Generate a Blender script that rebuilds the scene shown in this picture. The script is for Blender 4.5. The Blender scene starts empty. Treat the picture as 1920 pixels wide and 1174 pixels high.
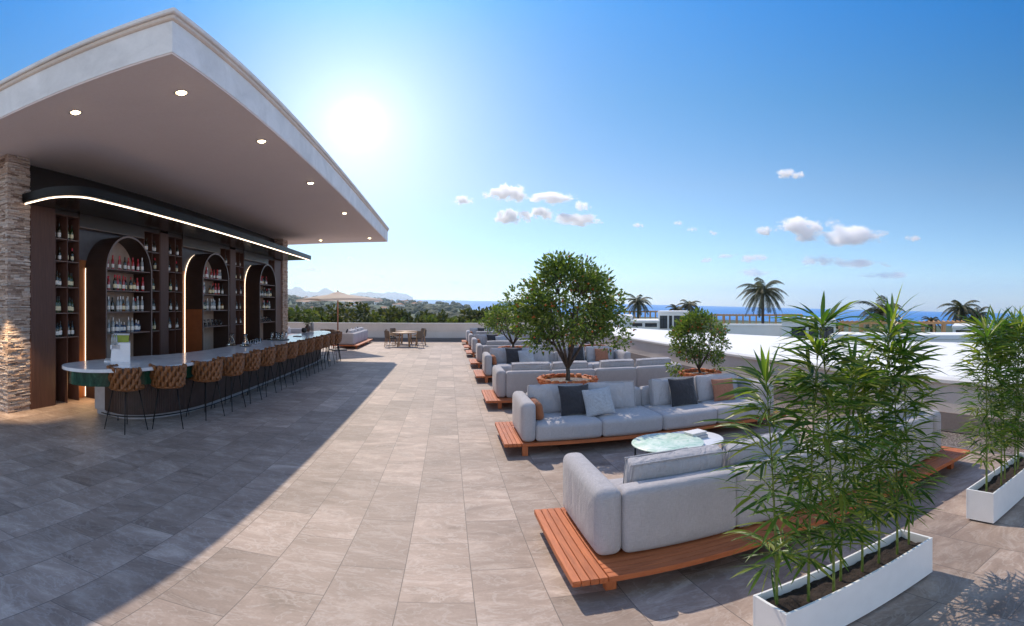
import bpy, bmesh, math, random
from mathutils import Vector, Matrix, noise as mn
PI = math.pi
C = bpy.context.scene.collection
S = bpy.context.scene

# ------------------------------------------------------------------ camera
CAMH = 2.2; YAW = 0.1336; FPX = 897.0; YH = 574.0
cd = bpy.data.cameras.new('camera'); cam = bpy.data.objects.new('camera', cd); C.objects.link(cam)
cd.type = 'PANO'; cd.panorama_type = 'EQUIRECTANGULAR'
cd.longitude_min = -960 / FPX; cd.longitude_max = 960 / FPX
cd.latitude_min = (YH - 1174) / FPX; cd.latitude_max = YH / FPX
cd.clip_start = 0.05; cd.clip_end = 60000
cam.location = (0, 0, CAMH); cam.rotation_euler = (PI / 2, 0, -YAW)
S.camera = cam

# ------------------------------------------------------------------ world, sun
SUN = Vector((-0.165, 0.91, 1.0)).normalized()
w = bpy.data.worlds.new('World'); S.world = w; w.use_nodes = True
nt = w.node_tree; nt.nodes.clear()
def wn(t, **k):
    n = nt.nodes.new(t)
    for a, b in k.items(): setattr(n, a, b)
    return n
out = wn('ShaderNodeOutputWorld'); bg = wn('ShaderNodeBackground'); sky = wn('ShaderNodeTexSky')
sky.sky_type = 'NISHITA'; sky.sun_disc = False
sky.sun_elevation = math.asin(SUN.z); sky.sun_rotation = math.atan2(SUN.x, SUN.y)
sky.altitude = 0; sky.air_density = 1.0; sky.dust_density = 0.2; sky.ozone_density = 3.0
hs = wn('ShaderNodeHueSaturation'); hs.inputs['Saturation'].default_value = 1.2; hs.inputs['Value'].default_value = 1.0
hs.inputs['Hue'].default_value = 0.497
# the bright aureole low round the sun
tc = wn('ShaderNodeTexCoord'); dot = wn('ShaderNodeVectorMath', operation='DOT_PRODUCT')
nrm = wn('ShaderNodeVectorMath', operation='NORMALIZE')
ga = -0.323 + YAW; ge = 0.3835
dot.inputs[1].default_value = (math.sin(ga) * math.cos(ge), math.cos(ga) * math.cos(ge), math.sin(ge))
mx0 = wn('ShaderNodeMath', operation='MAXIMUM'); mx0.inputs[1].default_value = 0.0
nt.links.new(tc.outputs['Generated'], nrm.inputs[0]); nt.links.new(nrm.outputs[0], dot.inputs[0])
nt.links.new(dot.outputs['Value'], mx0.inputs[0])
addc = None
sepz = wn('ShaderNodeSeparateXYZ'); nt.links.new(nrm.outputs[0], sepz.inputs[0])
rp = wn('ShaderNodeValToRGB'); e_ = rp.color_ramp.elements
for p_, c_ in ((.25, (.90, .88, .86)), (.42, (.50, .85, .92)), (.60, (.12, .84, 1.14)), (.68, (.5, .95, 1.2)), (.80, (2.8, 1.7, 1.6))):
    x_ = e_.new(p_); x_.color = (*c_, 1)
e_[0].color = (.84, .94, 1.04, 1); e_[-1].color = (3.5, 2.15, 2.1, 1)
nt.links.new(sepz.outputs[2], rp.inputs[0])
tint = wn('ShaderNodeMix', data_type='RGBA', blend_type='MULTIPLY'); tint.inputs[0].default_value = 1
# the paler half of the sky opposite the sun
dh = wn('ShaderNodeVectorMath', operation='DOT_PRODUCT'); dh.inputs[1].default_value = (math.sin(YAW), math.cos(YAW), 0)
nt.links.new(nrm.outputs[0], dh.inputs[0]); mr = wn('ShaderNodeMapRange'); mr.interpolation_type = 'SMOOTHSTEP'
mr.inputs['From Min'].default_value = .2; mr.inputs['From Max'].default_value = -.35; nt.links.new(dh.outputs['Value'], mr.inputs['Value'])
pale = wn('ShaderNodeMix', data_type='RGBA'); pale.inputs[7].default_value = (4.0, 2.4, 1.75, 1)
nt.links.new(mr.outputs[0], pale.inputs[0]); nt.links.new(rp.outputs[0], pale.inputs[6])
nt.links.new(hs.outputs[0], tint.inputs[6]); nt.links.new(pale.outputs[2], tint.inputs[7]); prev = tint.outputs[2]
nt.links.new(sky.outputs[0], hs.inputs['Color'])
for p, st, col in ((1500, 4.0, (1, .98, .95)), (180, 1.7, (1, .98, .95)), (32, 3.2, (1, .88, .76)), (9, .42, (1, .66, .40)), (3, .16, (1, .5, .2))):
    po = wn('ShaderNodeMath', operation='POWER'); po.inputs[1].default_value = p
    nt.links.new(mx0.outputs[0], po.inputs[0])
    mm = wn('ShaderNodeMix', data_type='RGBA', blend_type='ADD'); mm.inputs[0].default_value = 1
    sc = wn('ShaderNodeVectorMath', operation='SCALE'); sc.inputs[0].default_value = [c * st for c in col]
    nt.links.new(po.outputs[0], sc.inputs['Scale'])
    nt.links.new(prev, mm.inputs[6]); nt.links.new(sc.outputs[0], mm.inputs[7])
    prev = mm.outputs[2]
nt.links.new(prev, bg.inputs[0]); bg.inputs[1].default_value = 0.15
nt.links.new(bg.outputs[0], out.inputs[0])
sl = bpy.data.lights.new('sun', 'SUN'); sl.energy = 4.2; sl.angle = math.radians(0.5); sl.color = (1, .87, .70)
so = bpy.data.objects.new('sun', sl); C.objects.link(so)
so.rotation_euler = SUN.to_track_quat('Z', 'Y').to_euler(); so.location = (0, 0, 40)
S.view_settings.view_transform = 'Standard'; S.view_settings.look = 'None'
S.view_settings.exposure = 0.0; S.view_settings.gamma = 1.0
S.render.engine = 'CYCLES'
S.cycles.max_bounces = 24; S.cycles.diffuse_bounces = 5; S.cycles.glossy_bounces = 4; S.cycles.transmission_bounces = 8; S.cycles.transparent_max_bounces = 16; S.cycles.volume_bounces = 24
S.cycles.use_denoising = True
S.cycles.sample_clamp_indirect = 6

# ------------------------------------------------------------------ material helpers
MATS = {}
class NT:
    def __init__(s, name):
        s.m = bpy.data.materials.new(name); s.m.use_nodes = True
        s.t = s.m.node_tree; s.t.nodes.clear()
        s.out = s.n('ShaderNodeOutputMaterial'); s.b = s.n('ShaderNodeBsdfPrincipled')
        s.l(s.b.outputs[0], s.out.inputs[0]); MATS[name] = s.m
    def n(s, t, **k):
        x = s.t.nodes.new(t)
        for a, b in k.items(): setattr(x, a, b)
        return x
    def l(s, a, b): s.t.links.new(a, b)
    def set(s, **k):
        for a, v in k.items():
            i = s.b.inputs[a.replace('_', ' ')]
            if hasattr(v, 'is_linked'): s.l(v, i)
            else: i.default_value = v
    def coord(s, kind='Object', scale=(1, 1, 1), rot=(0, 0, 0)):
        c = s.n('ShaderNodeTexCoord'); m = s.n('ShaderNodeMapping')
        m.inputs['Scale'].default_value = scale; m.inputs['Rotation'].default_value = rot
        s.l(c.outputs[kind], m.inputs[0]); return m.outputs[0]
    def world(s, scale=(1, 1, 1)):
        g = s.n('ShaderNodeNewGeometry'); m = s.n('ShaderNodeMapping'); m.inputs['Scale'].default_value = scale
        s.l(g.outputs['Position'], m.inputs[0]); return m.outputs[0]
    def noise(s, vec, scale=5, detail=4, rough=.55, dist=0, w=None):
        x = s.n('ShaderNodeTexNoise')
        x.inputs['Scale'].default_value = scale; x.inputs['Detail'].default_value = detail
        x.inputs['Roughness'].default_value = rough; x.inputs['Distortion'].default_value = dist
        if w is not None:
            x.noise_dimensions = '4D'; s.l(w, x.inputs['W'])
        s.l(vec, x.inputs['Vector']); return x.outputs['Fac']
    def ramp(s, fac, stops):
        r = s.n('ShaderNodeValToRGB'); e = r.color_ramp.elements
        while len(e) < len(stops): e.new(0.5)
        for el, (p, c) in zip(e, stops):
            el.position = p; el.color = (*c, 1) if len(c) == 3 else c
        s.l(fac, r.inputs[0]); return r.outputs[0]
    def mix(s, fac, a, b, mode='MIX'):
        x = s.n('ShaderNodeMix', data_type='RGBA', blend_type=mode)
        for v, i in ((fac, 0), (a, 6), (b, 7)):
            if hasattr(v, 'is_linked'): s.l(v, x.inputs[i])
            else: x.inputs[i].default_value = v if i == 0 else ((*v, 1) if len(v) == 3 else v)
        return x.outputs[2]
    def math(s, op, a, b=0.0, clamp=False):
        x = s.n('ShaderNodeMath', operation=op); x.use_clamp = clamp
        for v, i in ((a, 0), (b, 1)):
            if hasattr(v, 'is_linked'): s.l(v, x.inputs[i])
            else: x.inputs[i].default_value = v
        return x.outputs[0]
    def bump(s, h, strength=.3, dist=.02):
        b = s.n('ShaderNodeBump'); b.inputs['Strength'].default_value = strength; b.inputs['Distance'].default_value = dist
        s.l(h, b.inputs['Height']); s.l(b.outputs[0], s.b.inputs['Normal']); return b
    def island(s):
        return s.n('ShaderNodeNewGeometry').outputs['Random Per Island']
def M(n): return MATS[n]
def g3(v): return (v, v, v)

def simple(name, col, rough=.5, metal=0, var=.12, scale=8, bump=0, spec=None, coat=0):
    k = NT(name); v = k.coord(); f = k.noise(v, scale, 5)
    a = tuple(c * (1 - var) for c in col); b = tuple(min(1, c * (1 + var)) for c in col)
    k.set(Base_Color=k.ramp(f, [(.3, a), (.7, b)]), Roughness=rough, Metallic=metal)
    if coat: k.set(Coat_Weight=coat, Coat_Roughness=.08)
    if spec is not None: k.set(Specular_IOR_Level=spec)
    if bump: k.bump(k.noise(v, scale * 6, 4), bump, .01)
    return k.m

def emit(name, col, st):
    k = NT(name); k.set(Base_Color=(*col, 1), Emission_Color=(*col, 1), Emission_Strength=st, Roughness=.4); return k.m

# paving tiles in running bond
k = NT('paving')
pos = k.n('ShaderNodeNewGeometry').outputs['Position']
sp = k.n('ShaderNodeSeparateXYZ'); k.l(pos, sp.inputs[0])
cb = k.n('ShaderNodeCombineXYZ')
k.l(k.math('SUBTRACT', sp.outputs[1], 3.565 - 0.98 * 40), cb.inputs[0]); k.l(k.math('SUBTRACT', sp.outputs[0], -0.3235 - 0.4935 * 80), cb.inputs[1])
br = k.n('ShaderNodeTexBrick'); br.offset = .5; br.offset_frequency = 2; br.squash = 1
br.inputs['Scale'].default_value = 1; br.inputs['Brick Width'].default_value = .98; br.inputs['Row Height'].default_value = .4935
br.inputs['Mortar Size'].default_value = .0034; br.inputs['Mortar Smooth'].default_value = .15
br.inputs['Color1'].default_value = (0, 0, 0, 1); br.inputs['Color2'].default_value = (1, 1, 1, 1); br.inputs['Mortar'].default_value = (.5, .5, .5, 1)
k.l(cb.outputs[0], br.inputs['Vector'])
rnd = k.math('MULTIPLY', br.outputs['Color'], 37.0)
vw = k.world((.8, 1.7, 1))
n1 = k.noise(vw, 1.5, 8, .66, 1.3, rnd); n2 = k.noise(k.world((.8, 1.5, 1)), 2.6, 6, .6, 1.8, rnd); n3 = k.noise(k.world(), 45, 4, .6)
base = k.ramp(n1, [(.30, (.195, .140, .112)), (.41, (.30, .222, .181)), (.54, (.375, .282, .232)), (.70, (.55, .44, .37))])
vein = k.ramp(n2, [(.47, (0, 0, 0)), (.5, g3(.55)), (.53, (0, 0, 0))])
base = k.mix(k.math('MULTIPLY', vein, .5), base, (.62, .55, .50))
base = k.mix(.24, base, k.ramp(br.outputs['Color'], [(0, g3(0.0)), (1, g3(.74))]), 'OVERLAY')
st_ = k.noise(k.world((.5, .9, 1)), .55, 5, .6, .6)
base = k.mix(.35, base, k.ramp(st_, [(.35, g3(.30)), (.65, g3(.62))]), 'OVERLAY')
base = k.mix(.25, base, k.ramp(n3, [(.3, g3(.35)), (.7, g3(.65))]), 'OVERLAY')
base = k.mix(k.math('MULTIPLY', br.outputs['Fac'], .85), base, (.11, .09, .08))
k.set(Base_Color=base, Roughness=k.math('ADD', k.math('MULTIPLY', n1, .25), .48), Specular_IOR_Level=.4)
k.bump(k.math('SUBTRACT', k.math('MULTIPLY', n3, .15), br.outputs['Fac']), .25, .004)

# sofa fabric
def fabric(name, c, weave=420, var=.12, sheen=.2, wr=.35):
    k = NT(name); v = k.coord()
    a = k.noise(k.coord(scale=(1, 1, .06)), weave, 2); b = k.noise(k.coord(scale=(.06, .06, 1)), weave, 2)
    big = k.noise(v, 3.5, 4); thr = k.math('ADD', a, b)
    dk = tuple(x * (1 - var * 2.2) for x in c); lt = tuple(min(1, x * (1 + var * 1.6)) for x in c)
    col = k.ramp(k.math('MULTIPLY', thr, .5), [(.36, dk), (.64, lt)])
    col = k.mix(.25, col, k.ramp(big, [(.3, g3(.4)), (.7, g3(.6))]), 'OVERLAY')
    k.set(Base_Color=col, Roughness=.9, Sheen_Weight=sheen, Specular_IOR_Level=.15)
    wrn = k.noise(k.coord(scale=(1, 1, .45)), 9, 3, .5, .8)
    k.bump(k.math('ADD', k.math('MULTIPLY', thr, .03), k.math('MULTIPLY', wrn, wr)), .7, .04)
    return k.m
fabric('grey_fabric', (.43, .41, .425), var=.07); fabric('cushion_fabric', (.43, .415, .435), var=.05, wr=1.3)
fabric('charcoal_velvet', (.035, .035, .042), weave=400, sheen=.5, wr=.8); fabric('pale_grey_fabric', (.40, .42, .46), wr=.6)
fabric('terracotta_fabric', (.36, .16, .10), wr=.7); fabric('tan_leather_roll', (.33, .125, .06), weave=500, var=.05, wr=.3)
fabric('black_fabric', (.02, .02, .024))

def wood(name, a, b, scale=(9, 9, 1.0), rough=.5, isl=.5, coat=0):
    k = NT(name); r = k.island(); v = k.coord(scale=scale)
    off = k.n('ShaderNodeVectorMath', operation='ADD'); cx = k.n('ShaderNodeCombineXYZ')
    k.l(k.math('MULTIPLY', r, 50), cx.inputs[0]); k.l(k.math('MULTIPLY', r, 31), cx.inputs[2])
    k.l(v, off.inputs[0]); k.l(cx.outputs[0], off.inputs[1])
    n = k.noise(off.outputs[0], 2.2, 6, .6, 1.2); f = k.noise(off.outputs[0], 14, 3, .6)
    col = k.ramp(k.math('ADD', k.math('MULTIPLY', n, .8), k.math('MULTIPLY', f, .2)), [(.3, a), (.68, b)])
    col = k.mix(isl, col, k.ramp(r, [(0, g3(.36)), (1, g3(.6))]), 'OVERLAY')
    k.set(Base_Color=col, Roughness=rough)
    if coat: k.set(Coat_Weight=coat)
    k.bump(f, .12, .004); return k.m
wood('teak_x', (.34, .082, .024), (.62, .18, .060), (1.0, 9, 9)); wood('teak_y', (.34, .082, .024), (.62, .18, .060), (9, 1.0, 9))
wood('teak_z', (.32, .08, .026), (.56, .165, .055), (9, 9, 1))
wood('walnut', (.062, .025, .017), (.118, .054, .038), (14, 14, .7), .55)
wood('walnut_y', (.020, .0105, .0085), (.045, .026, .021), (14, .7, 14), .42)
wood('amber_wood', (.22, .075, .022), (.40, .15, .05), (12, 12, .7), .4)
wood('pale_timber', (.48, .25, .11), (.66, .38, .18), (6, 6, 1), .6); wood('table_oak', (.34, .19, .09), (.5, .3, .16), (1, 8, 8), .5)
simple('umbrella_wood', (.30, .12, .06), .5)

# stacked ledge stone
k = NT('ledge_stone'); r = k.island(); v = k.coord(); n = k.noise(v, 22, 6, .6)
col = k.ramp(r, [(0, (.22, .15, .115)), (.3, (.42, .31, .25)), (.6, (.54, .43, .36)), (.85, (.45, .40, .37)), (1, (.68, .58, .51))])
col = k.mix(.5, col, k.ramp(n, [(.3, g3(.25)), (.7, g3(.7))]), 'OVERLAY')
k.set(Base_Color=col, Roughness=.85); k.bump(n, .6, .015)
# concrete / stucco
def plaster(name, c, var=.08, rough=.75, sc=1.6, bump=.15):
    k = NT(name); v = k.world(); a = k.noise(v, sc, 7, .65, .6); b = k.noise(v, 22, 5, .7)
    lo = tuple(x * (1 - var) for x in c); hi = tuple(min(1, x * (1 + var)) for x in c)
    col = k.ramp(a, [(.3, lo), (.7, hi)]); col = k.mix(.35, col, k.ramp(b, [(.25, g3(.32)), (.6, g3(.56))]), 'OVERLAY')
    k.set(Base_Color=col, Roughness=rough); k.bump(b, bump, .006); return k
plaster('fascia_concrete', (.80, .775, .76), .12); plaster('fascia_trim', (.70, .58, .49), .06)
plaster('soffit_paint', (.84, .73, .70), .02, .7, .8, .02); plaster('white_stucco', (.78, .77, .76), .03, .8)
plaster('white_membrane', (.80, .79, .775), .03, .8, .35)
kk = plaster('wall_stone', (.62, .55, .50), .08, .3, .7, .03); kk.set(Coat_Weight=.7, Coat_Roughness=.06)
kk = plaster('wall_plinth', (.25, .205, .185), .08, .45, .9, .05)
kk = plaster('wall_lower', (.62, .58, .55), .06, .35, .9, .03)
plaster('coping_stone', (.66, .63, .60), .05, .6); plaster('kerb_dark', (.17, .16, .165), .1, .7)
plaster('slab_side', (.4, .38, .36)); plaster('neighbour_grey', (.62, .60, .60), .05)
simple('black_metal', (.012, .012, .013), .38, .6, .1); simple('dark_soffit', (.02, .017, .016), .22, 0, .1)
simple('dark_header', (.026, .017, .014), .38, 0, .15, 3); simple('niche_wall', (.10, .10, .115), .5)
simple('niche_back', (.44, .33, .26), .55, 0, .1, 5); simple('shelf_board', (.16, .105, .09), .5)
simple('arch_skin', (.034, .018, .014), .4, 0, .2, 4); simple('arch_edge', (.15, .10, .085), .4); simple('orange_leather', (.24, .075, .025), .4)
k = NT('counter_stone'); v = k.world(); a = k.noise(v, 2.2, 8, .65, 1.5)
k.set(Base_Color=k.ramp(a, [(.35, (.62, .62, .65)), (.65, (.78, .78, .80))]), Roughness=.14, Specular_IOR_Level=.5)
k = NT('green_marble'); v = k.world((1, 1, .5)); a = k.noise(v, 4.5, 7, .65, 1.6)
k.set(Base_Color=k.ramp(a, [(.32, (.004, .018, .012)), (.55, (.014, .06, .035)), (.72, (.05, .14, .085))]), Roughness=.15)
k = NT('pale_green_marble'); v = k.coord(); a = k.noise(v, 6, 8, .7, 1.4)
k.set(Base_Color=k.ramp(a, [(.33, (.34, .56, .44)), (.5, (.62, .76, .67)), (.66, (.84, .88, .82))]), Roughness=.35, Specular_IOR_Level=.25)
simple('white_paint', (.80, .79, .79), .35, 0, .03); simple('white_plastic', (.75, .75, .77), .3, 0, .04); simple('green_acrylic', (.22, .30, .03), .25)
simple('slat_dark', (.058, .034, .029), .5, 0, .25, 6); simple('kick_grey', (.36, .35, .37), .4)
k = NT('rope_leather'); v = k.coord(); r = k.island(); n = k.noise(v, 30, 4)
col = k.ramp(n, [(.3, (.15, .052, .012)), (.7, (.26, .096, .026))]); col = k.mix(.35, col, k.ramp(r, [(0, g3(.35)), (1, g3(.62))]), 'OVERLAY')
k.set(Base_Color=col, Roughness=.5); k.bump(n, .2, .004)
emit('lamp_glow', (1, .80, .48), 14); emit('led_glow', (1, .79, .58), 4); emit('led_warm', (1, .76, .54), 3.0)
simple('lamp_trim', (.75, .7, .65), .4)
k = NT('soil'); v = k.world(); n = k.noise(v, 26, 6, .7); k.set(Base_Color=k.ramp(n, [(.3, (.010, .007, .006)), (.7, (.055, .036, .028))]), Roughness=.95); k.bump(n, .9, .03)
simple('terracotta', (.50, .13, .035), .6, 0, .2, 14, .2)
k = NT('pebble_terracotta'); r = k.island(); k.set(Base_Color=k.ramp(r, [(0, (.38, .07, .015)), (.5, (.58, .14, .035)), (1, (.66, .25, .09))]), Roughness=.6)
k = NT('gravel'); v = k.world(); vo = k.n('ShaderNodeTexVoronoi'); vo.inputs['Scale'].default_value = 32; k.l(v, vo.inputs['Vector'])
col = k.ramp(k.noise(vo.outputs['Color'], 3, 2), [(.3, (.22, .18, .17)), (.55, (.42, .37, .35)), (.75, (.62, .58, .56))])
k.set(Base_Color=k.mix(k.math('MULTIPLY', vo.outputs['Distance'], 1.6, True), col, (.08, .065, .06)), Roughness=.9); k.bump(vo.outputs['Distance'], -1.0, .03)
k = NT('bark'); v = k.coord(scale=(1, 1, .25)); n = k.noise(v, 30, 5, .65); k.set(Base_Color=k.ramp(n, [(.3, (.035, .025, .02)), (.7, (.12, .09, .075))]), Roughness=.9); k.bump(n, .6, .02)

def leaf(name, cols, rough=.42, trans=.35, big=1.0):
    k = NT(name); r = k.island(); v = k.world(); n = k.noise(v, big, 3)
    f = k.math('ADD', k.math('MULTIPLY', r, .6), k.math('MULTIPLY', n, .4))
    col = k.ramp(f, [(.2, cols[0]), (.5, cols[1]), (.8, cols[2])])
    k.set(Base_Color=col, Roughness=rough, Specular_IOR_Level=.4)
    tr = k.n('ShaderNodeBsdfTranslucent'); ms = k.n('ShaderNodeMixShader'); ms.inputs[0].default_value = trans
    k.l(k.mix(1, col, (1.5, 1.6, .6), 'MULTIPLY'), tr.inputs[0]); k.l(k.b.outputs[0], ms.inputs[1]); k.l(tr.outputs[0], ms.inputs[2]); k.l(ms.outputs[0], k.out.inputs[0])
    return k.m
leaf('citrus_leaf', [(.042, .078, .018), (.098, .16, .034), (.22, .27, .06)])
leaf('bamboo_leaf', [(.034, .082, .016), (.090, .175, .030), (.27, .29, .065)], .36, .5)
leaf('wood_leaf', [(.010, .021, .008), (.020, .036, .011), (.042, .052, .015)], .8, 0, .02)
leaf('far_leaf', [(.026, .036, .010), (.058, .070, .016), (.13, .125, .03)], .7, .25, .25)
leaf('bush_leaf', [(.06, .085, .02), (.10, .13, .03), (.16, .17, .05)], .7, .3, .4)
leaf('palm_leaf', [(.03, .036, .014), (.055, .06, .024), (.12, .11, .055)], .6, .2, .5)
simple('fruit', (.42, .10, .015), .4); k = NT('bamboo_cane'); v = k.coord(scale=(1, 1, 9)); n = k.noise(v, 2, 3)
k.set(Base_Color=k.ramp(n, [(.3, (.07, .12, .02)), (.7, (.20, .25, .05))]), Roughness=.4)
k = NT('canvas'); n = k.noise(k.coord(), 300, 2); k.set(Base_Color=k.ramp(n, [(.3, (.84, .79, .75)), (.7, (.88, .84, .80))]), Roughness=.85)
tr = k.n('ShaderNodeBsdfTranslucent'); tr.inputs[0].default_value = (.85, .76, .69, 1); ms = k.n('ShaderNodeMixShader'); ms.inputs[0].default_value = .5
k.l(k.b.outputs[0], ms.inputs[1]); k.l(tr.outputs[0], ms.inputs[2]); k.l(ms.outputs[0], k.out.inputs[0])
k = NT('clear_glass'); k.set(Base_Color=(.95, .98, 1, 1), Roughness=.02, Transmission_Weight=1.0, IOR=1.3)
k = NT('window_glass'); k.set(Base_Color=(.05, .055, .065, 1), Roughness=.06, Specular_IOR_Level=.6)
for nm, c in (('bottle_dark', (.012, .016, .010)), ('bottle_red', (.40, .02, .02)), ('bottle_clear', (.30, .33, .34)), ('bottle_amber', (.16, .06, .012)), ('bottle_green', (.02, .05, .015)), ('bottle_blue', (.05, .08, .16))):
    k = NT(nm); n = k.noise(k.coord(), 20, 2); k.set(Base_Color=k.ramp(n, [(.3, tuple(x * .8 for x in c)), (.7, c)]), Roughness=.1, Coat_Weight=.6)
simple('paper_cream', (.80, .72, .48), .7); simple('paper_white', (.82, .8, .76), .7); simple('cap_red', (.55, .012, .03), .4); simple('cap_black', (.01, .01, .01), .4); simple('cap_silver', (.5, .5, .5), .3, .7)
simple('brown_clay', (.10, .05, .035), .5); simple('rattan', (.16, .11, .075), .7, 0, .2, 60, .3); simple('book_grey', (.34, .35, .38), .6); simple('book_pages', (.6, .58, .54), .8)
# land, sea
k = NT('land'); v = k.world(); a = k.noise(v, .012, 8, .65); b = k.noise(v, .07, 6, .7)
col = k.ramp(a, [(.35, (.014, .03, .010)), (.5, (.03, .055, .018)), (.62, (.07, .09, .03)), (.76, (.2, .18, .11))])
col = k.mix(.6, col, k.ramp(b, [(.3, g3(.2)), (.7, g3(.7))]), 'OVERLAY'); k.set(Base_Color=col, Roughness=.95)
k = NT('haze_paled_rock'); v = k.world(); a = k.noise(v, .004, 8, .6); k.set(Base_Color=k.ramp(a, [(.3, (.38, .40, .42)), (.7, (.48, .48, .47))]), Roughness=1)  # rock colour paled to paint distance haze into the far ridges
k = NT('sea_water'); v = k.world((1, .35, 1)); a = k.noise(v, .006, 6, .6, .5); b = k.noise(k.world(), .35, 4, .6)
k.set(Base_Color=k.ramp(a, [(.35, (.003, .13, .46)), (.65, (.008, .22, .60))]), Roughness=.4, Specular_IOR_Level=.2); k.bump(b, .15, .5)
simple('roof_tile', (.35, .16, .09), .8, 0, .2, 2)

# ------------------------------------------------------------------ mesh helpers
class MB:
    def __init__(s): s.v = []; s.f = []; s.m = []
    def add(s, vs, fs, mat=0):
        o = len(s.v); s.v += [tuple(p) for p in vs]; s.f += [tuple(i + o for i in f) for f in fs]; s.m += [mat] * len(fs); return s
    def box(s, x0, x1, y0, y1, z0, z1, mat=0):
        return s.add([(x0, y0, z0), (x1, y0, z0), (x1, y1, z0), (x0, y1, z0), (x0, y0, z1), (x1, y0, z1), (x1, y1, z1), (x0, y1, z1)],
                     [(3, 2, 1, 0), (4, 5, 6, 7), (0, 1, 5, 4), (1, 2, 6, 5), (2, 3, 7, 6), (3, 0, 4, 7)], mat)
    def cbox(s, x0, x1, y0, y1, z0, z1, c=.004, mat=0):   # box with chamfered long edges
        X = [(x0 + c, y0), (x1 - c, y0), (x1, y0 + c), (x1, y1 - c), (x1 - c, y1), (x0 + c, y1), (x0, y1 - c), (x0, y0 + c)]
        r = [((x - (x0 + x1) / 2) * (1 - 2 * c / (x1 - x0)) + (x0 + x1) / 2, (y - (y0 + y1) / 2) * (1 - 2 * c / (y1 - y0)) + (y0 + y1) / 2) for x, y in X]
        vs = [(x, y, z0) for x, y in r] + [(x, y, z0 + c) for x, y in X] + [(x, y, z1 - c) for x, y in X] + [(x, y, z1) for x, y in r]
        fs = [tuple(range(7, -1, -1)), tuple(range(24, 32))]
        for L in range(3):
            for i in range(8): j = (i + 1) % 8; fs.append((L * 8 + i, L * 8 + j, L * 8 + 8 + j, L * 8 + 8 + i))
        return s.add(vs, fs, mat)
    def prism(s, poly, z0, z1, mat=0, top=None):
        n = len(poly); a = sum(poly[i][0] * poly[(i + 1) % n][1] - poly[(i + 1) % n][0] * poly[i][1] for i in range(n))
        if a < 0: poly = poly[::-1]
        vs = [(x, y, z0) for x, y in poly] + [(x, y, z1) for x, y in poly]
        fs = [tuple(range(n - 1, -1, -1)), tuple(range(n, 2 * n))] + [(i, (i + 1) % n, n + (i + 1) % n, n + i) for i in range(n)]
        return s.add(vs, fs, mat)
    def tube(s, pts, r, n=8, mat=0, cap=True):
        pts = [Vector(p) for p in pts]; rs = r if isinstance(r, (list, tuple)) else [r] * len(pts)
        o = len(s.v); vs = []; fs = []; up = None
        for i, p in enumerate(pts):
            t = (pts[min(i + 1, len(pts) - 1)] - pts[max(i - 1, 0)]).normalized()
            if up is None: up = t.orthogonal().normalized()
            else:
                up = up - t * up.dot(t); up = up.normalized() if up.length > 1e-6 else t.orthogonal().normalized()
            b = t.cross(up)
            for j in range(n):
                a = 2 * PI * j / n; vs.append(p + (up * math.cos(a) + b * math.sin(a)) * rs[i])
        for i in range(len(pts) - 1):
            for j in range(n): k2 = (j + 1) % n; fs.append((i * n + j, i * n + k2, (i + 1) * n + k2, (i + 1) * n + j))
        if cap: fs.append(tuple(range(n - 1, -1, -1))); fs.append(tuple(range((len(pts) - 1) * n, len(pts) * n)))
        return s.add(vs, fs, mat)
    def lathe(s, prof, n=16, c=(0, 0, 0), mat=0, cap=True):
        vs = []; fs = []
        for r, z in prof:
            for j in range(n): a = 2 * PI * j / n; vs.append((c[0] + r * math.cos(a), c[1] + r * math.sin(a), c[2] + z))
        m = len(prof)
        for i in range(m - 1):
            for j in range(n): k2 = (j + 1) % n; fs.append((i * n + j, i * n + k2, (i + 1) * n + k2, (i + 1) * n + j))
        if cap:
            if prof[0][0] > 1e-5: fs.append(tuple(range(n - 1, -1, -1)))
            if prof[-1][0] > 1e-5: fs.append(tuple(range((m - 1) * n, m * n)))
        return s.add(vs, fs, mat)
    def soft(s, x0, x1, y0, y1, z0, z1, r=.05, bulge=0.0, n=6, mat=0, jit=0):
        h = [(x1 - x0) / 2, (y1 - y0) / 2, (z1 - z0) / 2]; c = [(x0 + x1) / 2, (y0 + y1) / 2, (z0 + z1) / 2]
        r = min(r, *[q * .98 for q in h])
        def cs(q):
            a = [-q, -q + .12 * r, -q + .3 * r, -q + .6 * r, -q + r]; inn = 2 * (q - r)
            a += [-q + r + inn * i / n for i in range(1, n)]
            return a + [-x for x in a[4::-1]]
        gs = [cs(q) for q in h]
        idx = {}; vs = []; fs = []
        def vert(p):
            key = tuple(round(x, 6) for x in p)
            if key in idx: return idx[key]
            q = [max(-(h[i] - r), min(h[i] - r, p[i])) for i in range(3)]; d = Vector([p[i] - q[i] for i in range(3)])
            L = d.length; P = Vector(q) + (d / L * r if L > 1e-9 else d)
            if bulge:
                bb = bulge if isinstance(bulge, tuple) else (bulge,) * 3
                u = [P[i] / h[i] for i in range(3)]; N = d / L if L > 1e-9 else Vector((0, 0, 0))
                for i in range(3):
                    j, l = (i + 1) % 3, (i + 2) % 3
                    P[i] += N[i] * bb[i] * max(0, 1 - u[j] ** 4) * max(0, 1 - u[l] ** 4)
            if jit: P += Vector(mn.noise_vector(Vector((P.x * 4 + c[0] * 3, P.y * 4 + c[1] * 3, P.z * 4)))) * jit
            idx[key] = len(vs); vs.append((P[0] + c[0], P[1] + c[1], P[2] + c[2])); return idx[key]
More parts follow.
